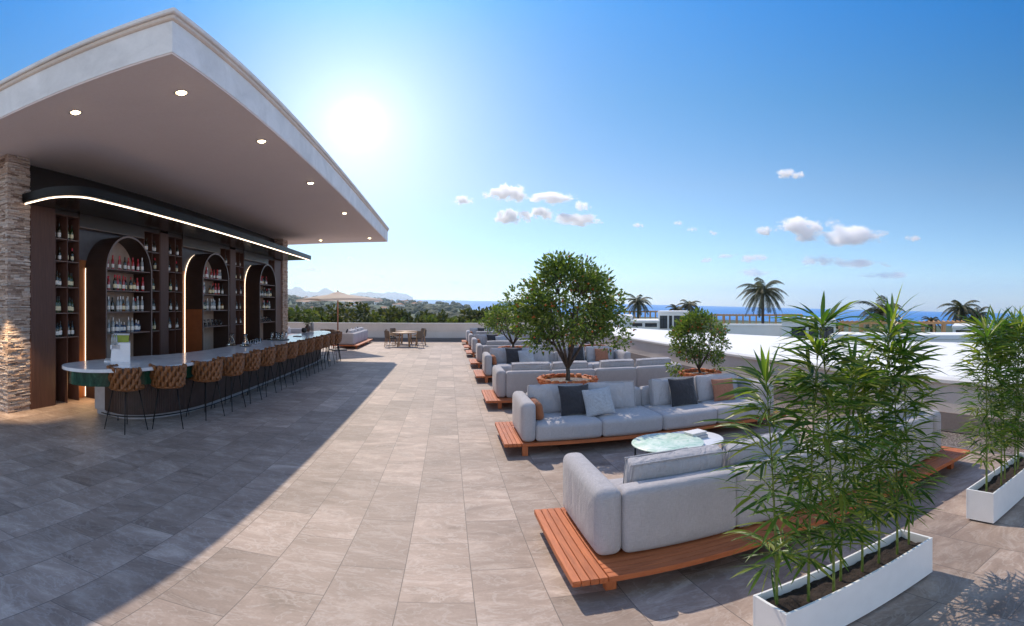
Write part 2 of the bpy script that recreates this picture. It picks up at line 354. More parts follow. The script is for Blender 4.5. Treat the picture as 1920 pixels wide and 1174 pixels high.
        for ax in range(3):
            j, l = (ax + 1) % 3, (ax + 2) % 3
            for sg in (-1, 1):
                for a in range(len(gs[j]) - 1):
                    for b in range(len(gs[l]) - 1):
                        q = []
                        for da, db in ((0, 0), (1, 0), (1, 1), (0, 1)):
                            p = [0, 0, 0]; p[ax] = sg * h[ax]; p[j] = gs[j][a + da]; p[l] = gs[l][b + db]; q.append(vert(p))
                        if len(set(q)) > 2: fs.append(tuple(q if sg > 0 else q[::-1]))
        return s.add(vs, fs, mat)
    def pillow(s, W, H, T, mtx, n=14, mat=0, seed=0, pinch=.07):
        idx = lambda i, j: i * (n + 1) + j
        vs = []; fs = []
        for side in (1, -1):
            for i in range(n + 1):
                for j in range(n + 1):
                    u = -math.cos(PI * i / n); v = -math.cos(PI * j / n)
                    x = u * W / 2 * (1 - pinch * (1 - v * v)); y = v * H / 2 * (1 - pinch * (1 - u * u))
                    z = side * T / 2 * (max(0, (1 - u * u) * (1 - v * v)) ** .42)
                    wv = mn.noise(Vector((u * 2.2 + seed * 3.1, v * 2.2, side + seed))) * .012 * (1 if abs(u) < .98 and abs(v) < .98 else 0)
                    vs.append(mtx @ Vector((x, y, z + wv * side)))
            o = 0 if side > 0 else (n + 1) ** 2
            for i in range(n):
                for j in range(n):
                    q = (o + idx(i, j), o + idx(i + 1, j), o + idx(i + 1, j + 1), o + idx(i, j + 1)); fs.append(q if side > 0 else q[::-1])
        return s.add(vs, fs, mat)
    def build(s, name, mats, parent=None, smooth=False, weld=False, loc=None):
        me = bpy.data.meshes.new(name); me.from_pydata(s.v, [], s.f)
        if isinstance(mats, str): mats = [mats]
        for m in mats: me.materials.append(M(m))
        if len(mats) > 1: me.polygons.foreach_set('material_index', s.m)
        if weld:
            b = bmesh.new(); b.from_mesh(me); bmesh.ops.remove_doubles(b, verts=b.verts, dist=1e-4); b.to_mesh(me); b.free()
        if smooth: me.polygons.foreach_set('use_smooth', [True] * len(me.polygons))
        me.update()
        o = bpy.data.objects.new(name, me); C.objects.link(o)
        if parent: o.parent = parent
        if loc: o.location = loc
        return o
def autosmooth(o, ang=40):
    me = o.data; me.polygons.foreach_set('use_smooth', [True] * len(me.polygons))
    me.set_sharp_from_angle(angle=math.radians(ang)); return o
def thing(name, label, cat, loc=(0, 0, 0), rz=0, group=None):
    o = bpy.data.objects.new(name, None); C.objects.link(o); o.location = loc; o.rotation_euler = (0, 0, rz)
    o.empty_display_size = .1; return tag(o, label, cat, group)
def tag(o, label, cat, group=None):
    o['label'] = label; o['category'] = cat
    if group: o['group'] = group
    return o
def struct(o, kind='structure'): o['kind'] = kind; return o
def dup(root, loc, rz, label, group=None):
    r = root.copy(); C.objects.link(r); r.location = loc; r.rotation_euler = (0, 0, rz); r['label'] = label
    if group: r['group'] = group
    for ch in list(root.children):
        c = ch.copy(); C.objects.link(c); c.parent = r
        for g in list(ch.children):
            d = g.copy(); C.objects.link(d); d.parent = c
    return r
def catmull(P, n=6, closed=True):
    out = []; N = len(P)
    for i in range(N if closed else N - 1):
        p = [Vector(P[(i + d) % N] if closed else P[max(0, min(N - 1, i + d))]) for d in (-1, 0, 1, 2)]
        for t in range(n):
            t /= n; q = .5 * ((2 * p[1]) + (p[2] - p[0]) * t + (2 * p[0] - 5 * p[1] + 4 * p[2] - p[3]) * t * t + (3 * p[1] - p[0] - 3 * p[2] + p[3]) * t ** 3); out.append(tuple(q))
    if not closed: out.append(tuple(P[-1]))
    return out
def dirpt(px, d, y=None):   # a bearing of the photograph and a distance give a place
    a = (px - 960) / FPX + YAW; p = (d * math.sin(a), d * math.cos(a))
    return p if y is None else (p[0], p[1], CAMH + d * math.tan((YH - y) / FPX))
R0 = random.Random(7)

# ================================================================== GROUND
struct(MB().box(-24, 6.3, -10, 29.8, -.4, 0).build('terrace_floor', 'paving'))
struct(MB().box(6.3, 7.1, -10, 29.8, -.4, -.015).build('gravel_strip', 'gravel'))
ed = MB().box(6.28, 6.32, -10, 29.78, -.02, .006).build('gravel_edging', 'kerb_dark'); struct(ed)
rw = thing('parapet_wall', 'long low beige parapet wall with pale coping beside the sofas', 'wall', (7.2, 9, 0))
MB().box(-.1, .12, -19, 20.9, 0, .34).build('plinth', 'wall_plinth', rw); MB().box(-.07, .12, -19, 20.9, .34, .86).build('panel', 'wall_stone', rw)
MB().cbox(-.13, .16, -19, 20.93, .862, .93, .006).build('coping', 'coping_stone', rw)
fw = thing('parapet_wall', 'low beige wall closing the far end of the terrace', 'wall', (-5, 30, 0))
MB().cbox(-16, 12.1, -.22, -.02, 0, .2, .006).build('kerb', 'kerb_dark', fw); MB().box(-16, 12.1, 0, .2, 0, .6).build('lower_panel', 'wall_lower', fw)
MB().box(-16, 12.1, -.012, .2, .6, 1.08).build('upper_panel', 'wall_stone', fw); MB().cbox(-16, 12.1, -.04, .24, 1.08, 1.13, .006).build('coping', 'coping_stone', fw)

# ================================================================== BAR PAVILION
pav = thing('bar_pavilion', 'flat roofed open bar pavilion with pale fascia and stone pillars', 'building', (-7.67, 13, 0))
pl = Vector((-7.67, 13, 0))
def off(mb): mb.v = [(x - pl.x, y - pl.y, z - pl.z) for x, y, z in mb.v]; return mb
RX, RY0, RY1, RXL = -2.97, 4.57, 23.4, -17.0; ZC, ZT = 5.39, 6.08
m = MB(); m.box(RXL, RX, RY0, RY1, ZC + .02, ZT - .17); off(m).build('fascia', 'fascia_concrete', pav)
m = MB(); m.cbox(RXL - .06, RX + .035, RY0 - .035, RY1 + .035, ZT - .17, ZT - .08, .02); off(m).build('groove', 'fascia_trim', pav)
m = MB(); m.cbox(RXL - .1, RX + .07, RY0 - .07, RY1 + .07, ZT - .08, ZT, .015); off(m).build('cornice', 'fascia_concrete', pav)
m = MB(); m.box(RXL + .012, RX - .012, RY0 + .012, RY1 - .012, ZC - .005, ZC + .02); off(m).build('ceiling', 'soffit_paint', pav)
def stone(x0, x1, y0, y1, z1, seed, faces=('+x', '-y')):
    r = random.Random(seed); m = MB(); m.box(x0 + .05, x1 - .05, y0 + .05, y1 - .05, 0, z1)
    z = 0.0
    while z < z1 - .01:
        h = min(r.choice((.016, .02, .026, .032, .042)), z1 - z)
        for fc in faces:
            t = y0 if fc[1] == 'x' else x0; e = y1 if fc[1] == 'x' else x1
            while t < e - .005:
                L = min(r.uniform(.10, .34), e - t); L = e - t if e - t - L < .06 else L; p = r.uniform(-.026, .014); g = .0022
                a, b, c2, d2 = t + g, t + L - g, z + g * .6, z + h - g * .6; tw = [r.uniform(-.006, .006) for _ in range(4)]
                if fc == '+x': vs = [(x1 - .08, a, c2), (x1 + p + tw[0], a, c2), (x1 + p + tw[1], b, c2), (x1 - .08, b, c2), (x1 - .08, a, d2), (x1 + p + tw[2], a, d2), (x1 + p + tw[3], b, d2), (x1 - .08, b, d2)]
                else: vs = [(a, y0 - p - tw[0], c2), (b, y0 - p - tw[1], c2), (b, y0 + .08, c2), (a, y0 + .08, c2), (a, y0 - p - tw[2], d2), (b, y0 - p - tw[3], d2), (b, y0 + .08, d2), (a, y0 + .08, d2)]
                m.add(vs, [(3, 2, 1, 0), (4, 5, 6, 7), (0, 1, 5, 4), (1, 2, 6, 5), (2, 3, 7, 6), (3, 0, 4, 7)]); t += L
        z += h
    return m
off(stone(-9.6, -7.67, 5.83, 6.43, ZC - .006, 3)).build('stone_pillar', 'ledge_stone', pav)
off(stone(-8.1, -7.6, 21.15, 21.85, ZC - .006, 4)).build('stone_pillar', 'ledge_stone', pav)
m = MB(); m.box(-8.3, -8.05, 6.43, 21.15, 0, 4.40); off(m).build('back_wall', 'walnut', pav)
m = MB(); m.box(-8.3, -8.045, 6.44, 21.14, 4.405, ZC - .006); off(m).build('shade_toned_upper_wall', 'dark_header', pav)  # dark colour paints in the shade on the wall above the canopy
for a, b in ((7.92, 8.9), (12.4, 13.3), (16.9, 17.8)):
    m = MB(); m.box(-8.048, -7.862, a, b, 0, 3.298); off(m).build('amber_panel', 'amber_wood', pav)
m = MB(); m.box(-8.05, -7.65, 6.43, 7.12, 0, 4.46); off(m).build('wood_panel', 'walnut', pav)
for a, b in ((11.17, 11.57), (15.66, 16.1), (20.2, 21.15)):
    m = MB(); m.box(-8.05, -7.66, a, b, 0, 4.3); off(m).build('wood_panel', 'walnut', pav)
for a, b in ((7.9, 10.4), (12.37, 14.86), (16.88, 19.42)):
    m = MB(); m.box(-7.95, -7.66, a + .003, b - .003, 4.05, 4.36); off(m).build('header_panel', 'dark_header', pav)
    m = MB(); m.box(-7.96, -7.655, a + .003, b - .003, 4.03, 4.05); off(m).build('header_trim', 'arch_edge', pav)
    m = MB(); m.box(-8.05, -7.86, a + .003, b - .003, 3.3, 4.05); off(m).build('upper_niche_wall', 'niche_wall', pav)

# shelving
SH = [4.24, 3.71, 3.21, 2.63, 2.05, 1.51]
units = [(7.13, 7.9, 'nearest the stone pillar'), (10.4, 11.16, 'right of the near arch'), (11.58, 12.36, 'left of the middle arch'), (14.87, 15.65, 'right of the middle arch'), (16.11, 16.87, 'left of the far arch'), (19.43, 20.19, 'right of the far arch')]
for a, b, w_ in units:
    u = thing('wine_shelf', 'tall dark wine shelf of two columns ' + w_, 'shelf', (-7.85, (a + b) / 2, 0), 0, 'wine shelves of the bar wall')
    h = (b - a) / 2; m = MB()
    for y in (-h, -.011, h - .022): m.box(-.17, .18, y, y + .022, 0, 4.26)
    m.box(-.19, -.172, -h, h, 0, 4.26); m.box(-.17, .178, -h + .022, h - .022, 4.24, 4.262); m.build('frame', 'walnut', u)
    for z in SH[1:]:
        for y in (-h + .022, .011): MB().box(-.17, .176, y, y + h - .033, z - .022, z).build('shelf', 'shelf_board', u)
    m = MB(); m.box(-.17, .165, -h, h, 4.262, 4.45); m.build('top_cabinet', 'dark_header', u)
AZ = [3.08, 2.58, 2.07, 1.55]; AR = .915; AX0, AX1 = -7.858, -7.2
arches = [(9.2, 'near'), (13.7, 'middle'), (18.25, 'far')]
def arch_path(R, zs, n=28): return [(-R, 0)] + [(-R * math.cos(PI * i / n), zs + R * math.sin(PI * i / n)) for i in range(n + 1)] + [(R, 0)]
for cy, nm in arches:
    t = thing('arched_niche', 'dark arched bottle niche with four shelves, ' + nm + ' of the three arches', 'shelf', (AX1, cy, 0), 0, 'arched niches of the bar wall')
    zs = 3.0; D = AX0 - AX1
    po, pi_ = arch_path(AR, zs), arch_path(AR - .045, zs); m = MB(); n = len(po)
    for i in range(n - 1):
        (a, z0), (b, z1), (c, z2), (d, z3) = po[i], po[i + 1], pi_[i], pi_[i + 1]
        m.add([(0, a, z0), (0, b, z1), (D, b, z1), (D, a, z0)], [(0, 1, 2, 3)], 0)
        m.add([(0, c, z2), (0, d, z3), (D, d, z3), (D, c, z2)], [(3, 2, 1, 0)], 0)
        m.add([(.002, a, z0), (.002, b, z1), (.002, d, z3), (.002, c, z2)], [(3, 2, 1, 0)], 1)
    m.build('arch_shell', ['arch_skin', 'arch_edge'], t)
    m = MB(); m.prism([(y, z) for y, z in arch_path(AR - .046, zs, 24)], 0, .02); m.v = [(-.6 + z, x, y) for x, y, z in m.v]; m.build('back_panel', 'niche_back', t)
    for z in AZ: MB().cbox(-.58, -.03, -AR + .047, AR - .047, z - .028, z, .003).build('shelf', 'shelf_board', t)
    m = MB(); m.tube([(D + .02, y, max(z, .03)) for y, z in arch_path(AR + .008, zs)[:3 if nm == 'near' else 13]], [.008] * 3 if nm == 'near' else [.014] * 6 + [.014 - .0017 * i for i in range(1, 8)], 6); m.build('light_strip', 'led_warm', t, True)
    if nm == 'middle': MB().box(D + .05, -.02, -AR - .012, -AR - .001, 0, 2.1).build('leather_panel', 'orange_leather', t)

# canopy over the bar
cn = thing('bar_canopy', 'slim black canopy with a warm light strip over the bar', 'canopy', (-7.0, 13.6, 4.33))
def canopy_outline(ins, x0=-7.62):
    r = .75 - ins; cx, cy = -6.27 - .75, 6.17 + .75
    p = [(x0, 6.17 + ins)] + [(cx + r * math.sin(PI / 2 * i / 12), cy - r * math.cos(PI / 2 * i / 12)) for i in range(13)]
    xr = -6.27 - ins; p += [(xr - .18 * 0, 21.3 - ins), (x0, 21.3 - ins)]
    return [(x + 7.0, y - 13.6) for x, y in p]
m = MB(); m.prism(canopy_outline(0), .05, .21); autosmooth(m.build('canopy_slab', 'black_metal', cn))
m = MB(); m.prism(canopy_outline(.015), .02, .05); autosmooth(m.build('lower_trim', 'black_metal', cn))
o_, i_ = canopy_outline(.07), canopy_outline(.088); m = MB(); n = len(o_)
vs = [(x, y, -.004) for x, y in o_[:-1]] + [(x, y, -.004) for x, y in i_[:-1]] + [(x, y, .018) for x, y in o_[:-1]] + [(x, y, .018) for x, y in i_[:-1]]
q = n - 1; fs = []
for i in range(q - 1): fs += [(i, i + 1, q + i + 1, q + i)[::-1], (i, i + 1, 2 * q + i + 1, 2 * q + i), (q + i, q + i + 1, 3 * q + i + 1, 3 * q + i)[::-1]]
m.add(vs, fs); m.build('light_strip', 'led_glow', cn)
m = MB(); m.prism(canopy_outline(.11), .012, .02); m.build('soffit', 'dark_soffit', cn)

# ceiling spotlights
def make_light():
    t = thing('ceiling_light', '', 'light'); m = MB(); m.lathe([(.072, 0), (.105, -.004), (.11, -.014), (.074, -.016), (.072, 0)], 24, cap=False); m.build('trim', 'lamp_trim', t, True)
    MB().lathe([(.0, -.040), (.03, -.038), (.055, -.030), (.07, -.014)], 24, cap=False).build('lamp', 'lamp_glow', t, True); return t
L0 = make_light(); Ln = ['nearest the roof corner', 'left of the roof corner light near the front edge', 'second from the roof corner along the right edge', 'third from the roof corner along the right edge', 'fourth from the roof corner along the right edge', 'left of the pair at the far end', 'right of the pair at the far end']
for i, (x, y) in enumerate([(-3.51, 5.63), (-5.2, 5.27), (-3.36, 8.18), (-3.42, 11.57), (-3.47, 15.77), (-6.04, 22.12), (-3.63, 21.9)]):
    lb = 'small round lit ceiling spotlight, ' + Ln[i]
    if i == 0: L0.location = (x, y, ZC - .006); L0['label'] = lb; L0['group'] = 'ceiling spotlights under the roof'; o = L0
    else: o = dup(L0, (x, y, ZC - .006), 0, lb, 'ceiling spotlights under the roof')
sp_ = bpy.data.lights.new('pillar_spot', 'SPOT'); sp_.energy = 380; sp_.color = (1, .72, .42); sp_.spot_size = 1.0; sp_.spot_blend = .8; sp_.shadow_soft_size = .03
sx = bpy.data.objects.new('pillar_spot', sp_); C.objects.link(sx); sx.location = (-7.25, 5.3, 2.55)
sx.rotation_euler = (Vector((-7.25, 5.3, 2.55)) - Vector((-7.62, 6.02, .5))).to_track_quat('Z', 'Y').to_euler()

for (x, y, z), e_w in (((-7.45, 7.95, .45), 18),):   # light of the vertical strips
    q_ = bpy.data.lights.new('strip_light', 'POINT'); q_.energy = e_w; q_.color = (1, .62, .30); q_.shadow_soft_size = .3
    qo = bpy.data.objects.new('strip_light', q_); C.objects.link(qo); qo.location = (x, y, z)

# counter
ct = thing('bar_counter', 'long curved bar counter with white stone top and slatted front', 'bar counter', (-5.2, 13, 0))
po = Vector((-5.2, 13, 0))
def co(mb): mb.v = [(x - po.x, y - po.y, z) for x, y, z in mb.v]; return mb
TOP = [(-6.42, 6.2), (-6.12, 5.9), (-5.68, 5.86), (-5.26, 6.15), (-4.92, 6.7), (-4.69, 7.5), (-4.59, 8.5), (-4.57, 10), (-4.57, 13), (-4.57, 16), (-4.6, 17.8), (-4.74, 18.9), (-5.0, 19.8), (-5.35, 20.3), (-5.62, 20.3), (-5.72, 19.6), (-5.69, 17), (-5.69, 13), (-5.69, 11), (-5.74, 9.7), (-5.95, 8.8), (-6.22, 8.2), (-6.4, 7.4), (-6.47, 6.7)]
TO = catmull(TOP, 6)
def inset(P, d):
    n = len(P); o = []
    for i in range(n):
        a, b = Vector(P[i - 1]), Vector(P[(i + 1) % n]); t = (b - a).normalized(); nn = Vector((-t.y, t.x)); o.append((P[i][0] + nn.x * d, P[i][1] + nn.y * d))
    return o
m = MB(); m.prism(inset(TO, .006), 1.062, 1.066); m.prism(TO, 1.066, 1.114); m.prism(inset(TO, .006), 1.114, 1.12); co(m); autosmooth(m.build('countertop', 'counter_stone', ct))
m = MB(); m.prism(inset(TO, .13), .80, 1.0615); co(m); autosmooth(m.build('apron', 'green_marble', ct))
BODY = catmull([(-6.2, 7.13), (-5.75, 7.08), (-5.35, 7.35), (-5.07, 7.95), (-4.93, 8.7), (-4.9, 9.6), (-4.9, 12), (-4.9, 15), (-4.92, 17.4), (-5.05, 18.5), (-5.28, 19.3), (-5.5, 19.6)], 8, False)
BK = [(-5.5, 17), (-5.55, 11), (-5.6, 9.6), (-5.85, 8.6), (-6.2, 8.0)]
m = MB(); m.prism(BODY + BK, .1, .80); co(m); m.build('body', 'slat_dark', ct)
m = MB(); acc = 0; 
for i in range(len(BODY) - 1):
    a, b = Vector(BODY[i]), Vector(BODY[i + 1]); L = (b - a).length; t = (b - a) / L; nn = Vector((t.y, -t.x))
    while acc < L:
        c = a + t * acc; q = [c - t * .013, c - t * .013 + nn * .014, c + t * .013 + nn * .014, c + t * .013]
        m.prism([(v.x, v.y) for v in q], .11, .797); acc += .042
    acc -= L
co(m); m.build('slatted_front', 'slat_dark', ct)
m = MB(); m.cbox(-6.5, -6.2, 7.13, 7.9, .1, .797, .01); co(m); m.build('end_block', 'kick_grey', ct)
m = MB(); m.prism(inset(BODY + BK, .06), 0, .1); m.box(-6.46, -6.21, 7.17, 7.85, 0, .1); co(m); m.build('kick_base', 'kick_grey', ct)
rail = [(x, y, .1) for x, y in inset(BODY, -.16)[2:-2]]; m = MB(); m.tube(rail, .013, 8)
for i in range(6, len(rail), 9): m.tube([(rail[i][0], rail[i][1], .01), rail[i]], .009, 6)
co(m); m.build('foot_rail', 'black_metal', ct, True)

# bar stools
def make_stool():
    t = thing('bar_stool', '', 'bar stool'); r = .27; m = MB(); N = 15; A0 = -PI / 2 - .12; A1 = PI / 2 + .12
    for s in range(N + 1):
        a = A0 + (A1 - A0) * s / N; ph = (s % 2) * PI; pts = []; rr = []
        for i in range(25):
            z = .765 + .385 * i / 24; sw = math.sin(3.5 * PI * i / 24 * 1.15 + ph); aa = a + .052 * sw; R = r + .016 * math.cos(3.5 * PI * i / 24 * 1.15 + ph) + .035 * (i / 24)
            pts.append((R * math.cos(aa), R * 1.02 * math.sin(aa), z)); rr.append(.031 + .006 * abs(sw))
        rr[0] = rr[-1] = .016; m.tube(pts, rr, 7)
    m.build('woven_back', 'rope_leather', t, True)
    m = MB(); vs = [(R_ * math.cos(A0 + (A1 - A0) * i / 24), R_ * 1.02 * math.sin(A0 + (A1 - A0) * i / 24), z_) for R_, z_ in ((r - .012, .77), (r + .022, 1.145), (r + .012, 1.145), (r - .022, .77)) for i in range(25)]
    m.add(vs, [(k_ * 25 + i, k_ * 25 + i + 1, ((k_ + 1) % 4) * 25 + i + 1, ((k_ + 1) % 4) * 25 + i) for k_ in range(4) for i in range(24)]); m.build('back_lining', 'brown_clay', t, True)
    m = MB(); m.tube([((r) * math.cos(A0 + (A1 - A0) * i / 24), r * 1.02 * math.sin(A0 + (A1 - A0) * i / 24), .762) for i in range(25)], .02, 8); m.build('lower_rim', 'rope_leather', t, True)
    m = MB(); m.soft(-.25, .22, -.235, .235, .735, .82, .04, .012, 5); m.build('seat', 'rope_leather', t, True)
    for sx_ in (-1, 1):
        for sy in (-1, 1): MB().tube([(sx_ * .16, sy * .16, .745), (sx_ * .265, sy * .27, 0)], [.011, .008], 8).build('leg', 'black_metal', t, True)
    return t
st0 = make_stool(); first = True
SP = [(-5.2, 6.52, -100), (-4.76, 7.2, -58), (-4.53, 8.18, -12)] + [(-4.48, 9.1 + .905 * i, 0) for i in range(11)] + [(-4.62, 19.0, 14), (-4.93, 19.85, 30), (-5.35, 20.6, 60)]
ordn = ['nearest', 'second nearest', 'third nearest', 'fourth', 'fifth', 'sixth', 'seventh', 'eighth', 'ninth', 'tenth', 'eleventh', 'twelfth', 'thirteenth', 'fourteenth', 'fifteenth', 'sixteenth', 'seventeenth']
for i, (x, y, a) in enumerate(SP):
    lb = 'woven tan leather bar stool, ' + (ordn[i] + (' in the row from the stone pillar end' if i else ' to the stone pillar, at the curved counter end'))
    if i == len(SP) - 1: lb = 'woven tan leather bar stool at the far tip of the counter'
    if i == 0: st0.location = (x, y, 0); st0.rotation_euler[2] = math.radians(a); st0['label'] = lb; st0['group'] = 'woven stools along the bar'
    else: dup(st0, (x + R0.uniform(-.02, .02), y + R0.uniform(-.03, .03), 0), math.radians(a + R0.uniform(-7, 7)), lb, 'woven stools along the bar')

# bottles
def bottle_mesh(kind, glass, paper, cap):
    m = MB()
    if kind == 'wine': pr = [(.0, 0), (.036, 0), (.038, .01), (.038, .175), (.032, .205), (.016, .232), (.0145, .30)]
    elif kind == 'squat': pr = [(.0, 0), (.043, 0), (.045, .01), (.045, .14), (.036, .17), (.015, .19), (.0145, .24)]
    else: pr = [(.0, 0), (.033, 0), (.035, .01), (.034, .21), (.024, .235), (.015, .25), (.0145, .31)]
    m.lathe(pr, 10, mat=0); R = pr[2][0] + .0012; zt = pr[-1][1]
    m.lathe([(R, .045), (R, .125)], 10, mat=1, cap=False); m.lathe([(.0165, zt - .05), (.0165, zt + .012), (0, zt + .012)], 8, mat=2, cap=False)
    o = m.build('bottle', [glass, paper, cap]); autosmooth(o, 50); me = o.data; bpy.data.objects.remove(o); return me
BT = {'red capped wine bottle with a cream label': bottle_mesh('wine', 'bottle_dark', 'paper_cream', 'cap_red'), 'dark wine bottle with a white label': bottle_mesh('wine', 'bottle_dark', 'paper_white', 'cap_black'),
      'red liqueur bottle with a pale label': bottle_mesh('tall', 'bottle_red', 'paper_white', 'cap_red'), 'clear spirit bottle with a white label': bottle_mesh('tall', 'bottle_clear', 'paper_white', 'cap_silver'),
      'amber whisky bottle with a cream label': bottle_mesh('squat', 'bottle_amber', 'paper_cream', 'cap_black'), 'green bottle with a cream label': bottle_mesh('wine', 'bottle_green', 'paper_cream', 'cap_black'),
      'small bluish spirit bottle': bottle_mesh('squat', 'bottle_blue', 'paper_white', 'cap_silver')}
BK_ = list(BT); rb = random.Random(11); row_nm = ['top', 'second', 'third', 'lowest']
def put_bottle(kd, x, y, z, where, grp):
    o = bpy.data.objects.new('bottle', BT[kd]); C.objects.link(o); o.location = (x, y, z + .0005); o.rotation_euler[2] = rb.uniform(0, 6); tag(o, kd + ' ' + where, 'bottle', grp)
    s = rb.uniform(1.0, 1.2); o.scale = (s, s, s)
for cy, nm in arches:
    for ri, z in enumerate(AZ):
        wid = AR - .12 if ri else .78; n = (10, 14, 14, 17)[ri] if nm == 'near' else (10, 13, 13, 13)[ri] if nm == 'middle' else (8, 10, 10, 11)[ri]
        pool = [[2, 0, 1, 3, 2], [2, 0, 3, 1, 4], [3, 1, 0, 5, 3, 4], [6, 3, 6, 3]][ri]
        if ri == 3 and nm != 'near': continue
        for i in range(n):
            if rb.random() < .04: continue
            y = cy - wid + 2 * wid * (i + .5) / n + rb.uniform(-.015, .015)
            put_bottle(BK_[rb.choice(pool)], AX1 - rb.uniform(.16, .3), y, z, 'on the %s shelf of the %s arch' % (row_nm[ri], nm), 'bottles on the %s shelf of the %s arch' % (row_nm[ri], nm))
rw_nm = ['top', 'second', 'third', 'fourth', 'fifth']
for ui, (a, b, w_) in enumerate(units):
    for ri, z in enumerate(SH[1:]):
        for ci in range(2):
            n = rb.choice((2, 2, 3)) if ui < 3 else 2; h = (b - a) / 2; y0 = a + .03 + ci * h
            kd = BK_[0] if (ri == 1 and ci == 1) else BK_[rb.choice((1, 1, 5, 3 if ri > 2 else 1))]
            for i in range(n):
                y = y0 + .07 + (h - .19) * (i / max(1, n - 1)) * .75 + rb.uniform(-.01, .01)
                put_bottle(kd, -7.75 - rb.uniform(0, .06), y, z, '%s row, shelf %s' % (rw_nm[ri], w_), 'bottles in the wine shelf ' + w_)

# glassware on shelves and counter
def glass_mesh(kind):
    m = MB()
    if kind == 'tumbler': pr = [(0, 0), (.036, 0), (.042, .12), (.039, .12), (.033, .01), (0, .01)]
    elif kind == 'stem': pr = [(0, 0), (.035, .002), (.006, .012), (.005, .09), (.03, .115), (.042, .16), (.036, .215), (.033, .215), (.038, .16), (.026, .12), (0, .1)]
    else: pr = [(0, 0), (.10, 0), (.105, .015), (.085, .09), (.045, .19), (.04, .24), (.065, .31), (.06, .31), (.036, .24), (.04, .19), (.08, .09), (.098, .02), (0, .012)]
    o = m.lathe(pr, 16, cap=False).build('glass', 'clear_glass', smooth=True); me = o.data; bpy.data.objects.remove(o); return me
GT, GS, GJ = glass_mesh('tumbler'), glass_mesh('stem'), glass_mesh('jug')
def put(name, me, loc, lb, cat, grp=None, rz=0):
    o = bpy.data.objects.new(name, me); C.objects.link(o); o.location = loc; o.rotation_euler[2] = rz; return tag(o, lb, cat, grp)
for nm, cy in (('middle', 13.7), ('far', 18.25)):
    for i in range(12):
        put('wine_glass', GS if i % 2 else GT, (AX1 - (.14, .25)[i % 2], cy - .78 + 1.56 * i / 11.5, AZ[3] + .001), ('clear stem glass' if i % 2 else 'clear tumbler') + ' on the lowest shelf of the %s arch' % nm, 'glass', 'glassware on the lowest shelf of the %s arch' % nm)
def at(px, py, z):
    a = (px - 960) / FPX + YAW; d = (z - CAMH) / math.tan((YH - py) / FPX); return (d * math.sin(a), d * math.cos(a))
ZT_ = 1.1205
for i, (px, py, lb) in enumerate(((434, 650, 'glass carafe on a round black coaster, the left of two'), (460, 651, 'glass carafe with green leaves on a black coaster, the right of two'))):
    x, y = at(px, py - 2, ZT_); t = put('coaster_tray', MB().lathe([(0, 0), (.15, 0), (.155, .012), (.15, .016), (0, .014)], 24, cap=False).build('t', 'cap_black').data, (x, y, ZT_), 'round black coaster under the %s carafe' % ('left', 'right')[i], 'tray')
    bpy.data.objects.remove(bpy.data.objects['t']) if 't' in bpy.data.objects else None
    put('carafe', GJ, (x, y, ZT_ + .0165), lb, 'carafe')
for i in range(6):
    x, y = at(470 + 2.6 * i, 646 - .8 * i, ZT_); put('tumbler', GT, (x + .1 * (i % 2), y, ZT_), 'clear tumbler beside the carafes on the counter', 'glass', 'tumblers beside the carafes')
x, y = at(521, 637, ZT_)
t = MB().lathe([(0, 0), (.36, 0), (.38, .02), (.36, .024), (0, .018)], 28, cap=False).build('serving_tray', 'cap_black', smooth=True, loc=(x, y, ZT_)); tag(t, 'round dark serving tray of glasses on the counter', 'tray')
for i in range(11):
    a = i * 2.4; r = .3 * math.sqrt((i + .5) / 11); put('wine_glass', GS if i % 3 else GT, (x + r * math.cos(a), y + r * math.sin(a), ZT_ + .0245), ('stem glass' if i % 3 else 'tumbler') + ' on the dark serving tray', 'glass', 'glasses on the serving tray')
x, y = at(577, 622, ZT_)
t = thing('clay_vase', 'brown clay vase of leafy stems at the far counter end', 'vase', (x, y, ZT_)); MB().lathe([(0, 0), (.08, 0), (.12, .1), (.11, .2), (.06, .27), (.07, .3), (.055, .3), (.05, .26), (0, .2)], 18, cap=False).build('vase_body', 'brown_clay', t, True)
m = MB(); rv = random.Random(3)
def leaf_at(m, p, d, L, W, mat=0, droop=0.0):
    d = d.normalized(); s = d.cross(Vector((rv.uniform(-1, 1), rv.uniform(-1, 1), rv.uniform(.2, 1)))).normalized(); nn = d.cross(s); p = Vector(p)
    mid = p + d * L * .45 + nn * L * .06; tip = p + d * L - Vector((0, 0, droop * L))
    m.add([p, mid + s * W / 2, tip, mid - s * W / 2], [(0, 1, 2), (0, 2, 3)], mat)
for i in range(9):
    a = rv.uniform(0, 6.28); r = rv.uniform(.05, .28); tip = Vector((r * math.cos(a), r * math.sin(a), rv.uniform(.6, .95))); m.tube([(0, 0, .22), tip * .5 + Vector((0, 0, .12)), tip], .004, 4, 1)
    for q in range(34):
        f = rv.uniform(.35, 1.05); p = tip * f + Vector((0, 0, .12 * (1 - f))) + Vector((rv.gauss(0, .05), rv.gauss(0, .05), rv.gauss(0, .05))); leaf_at(m, p, Vector((rv.gauss(0, 1), rv.gauss(0, 1), rv.gauss(.3, .7))), .09, .035)
m.build('leafy_stems', ['citrus_leaf', 'bark'], t)
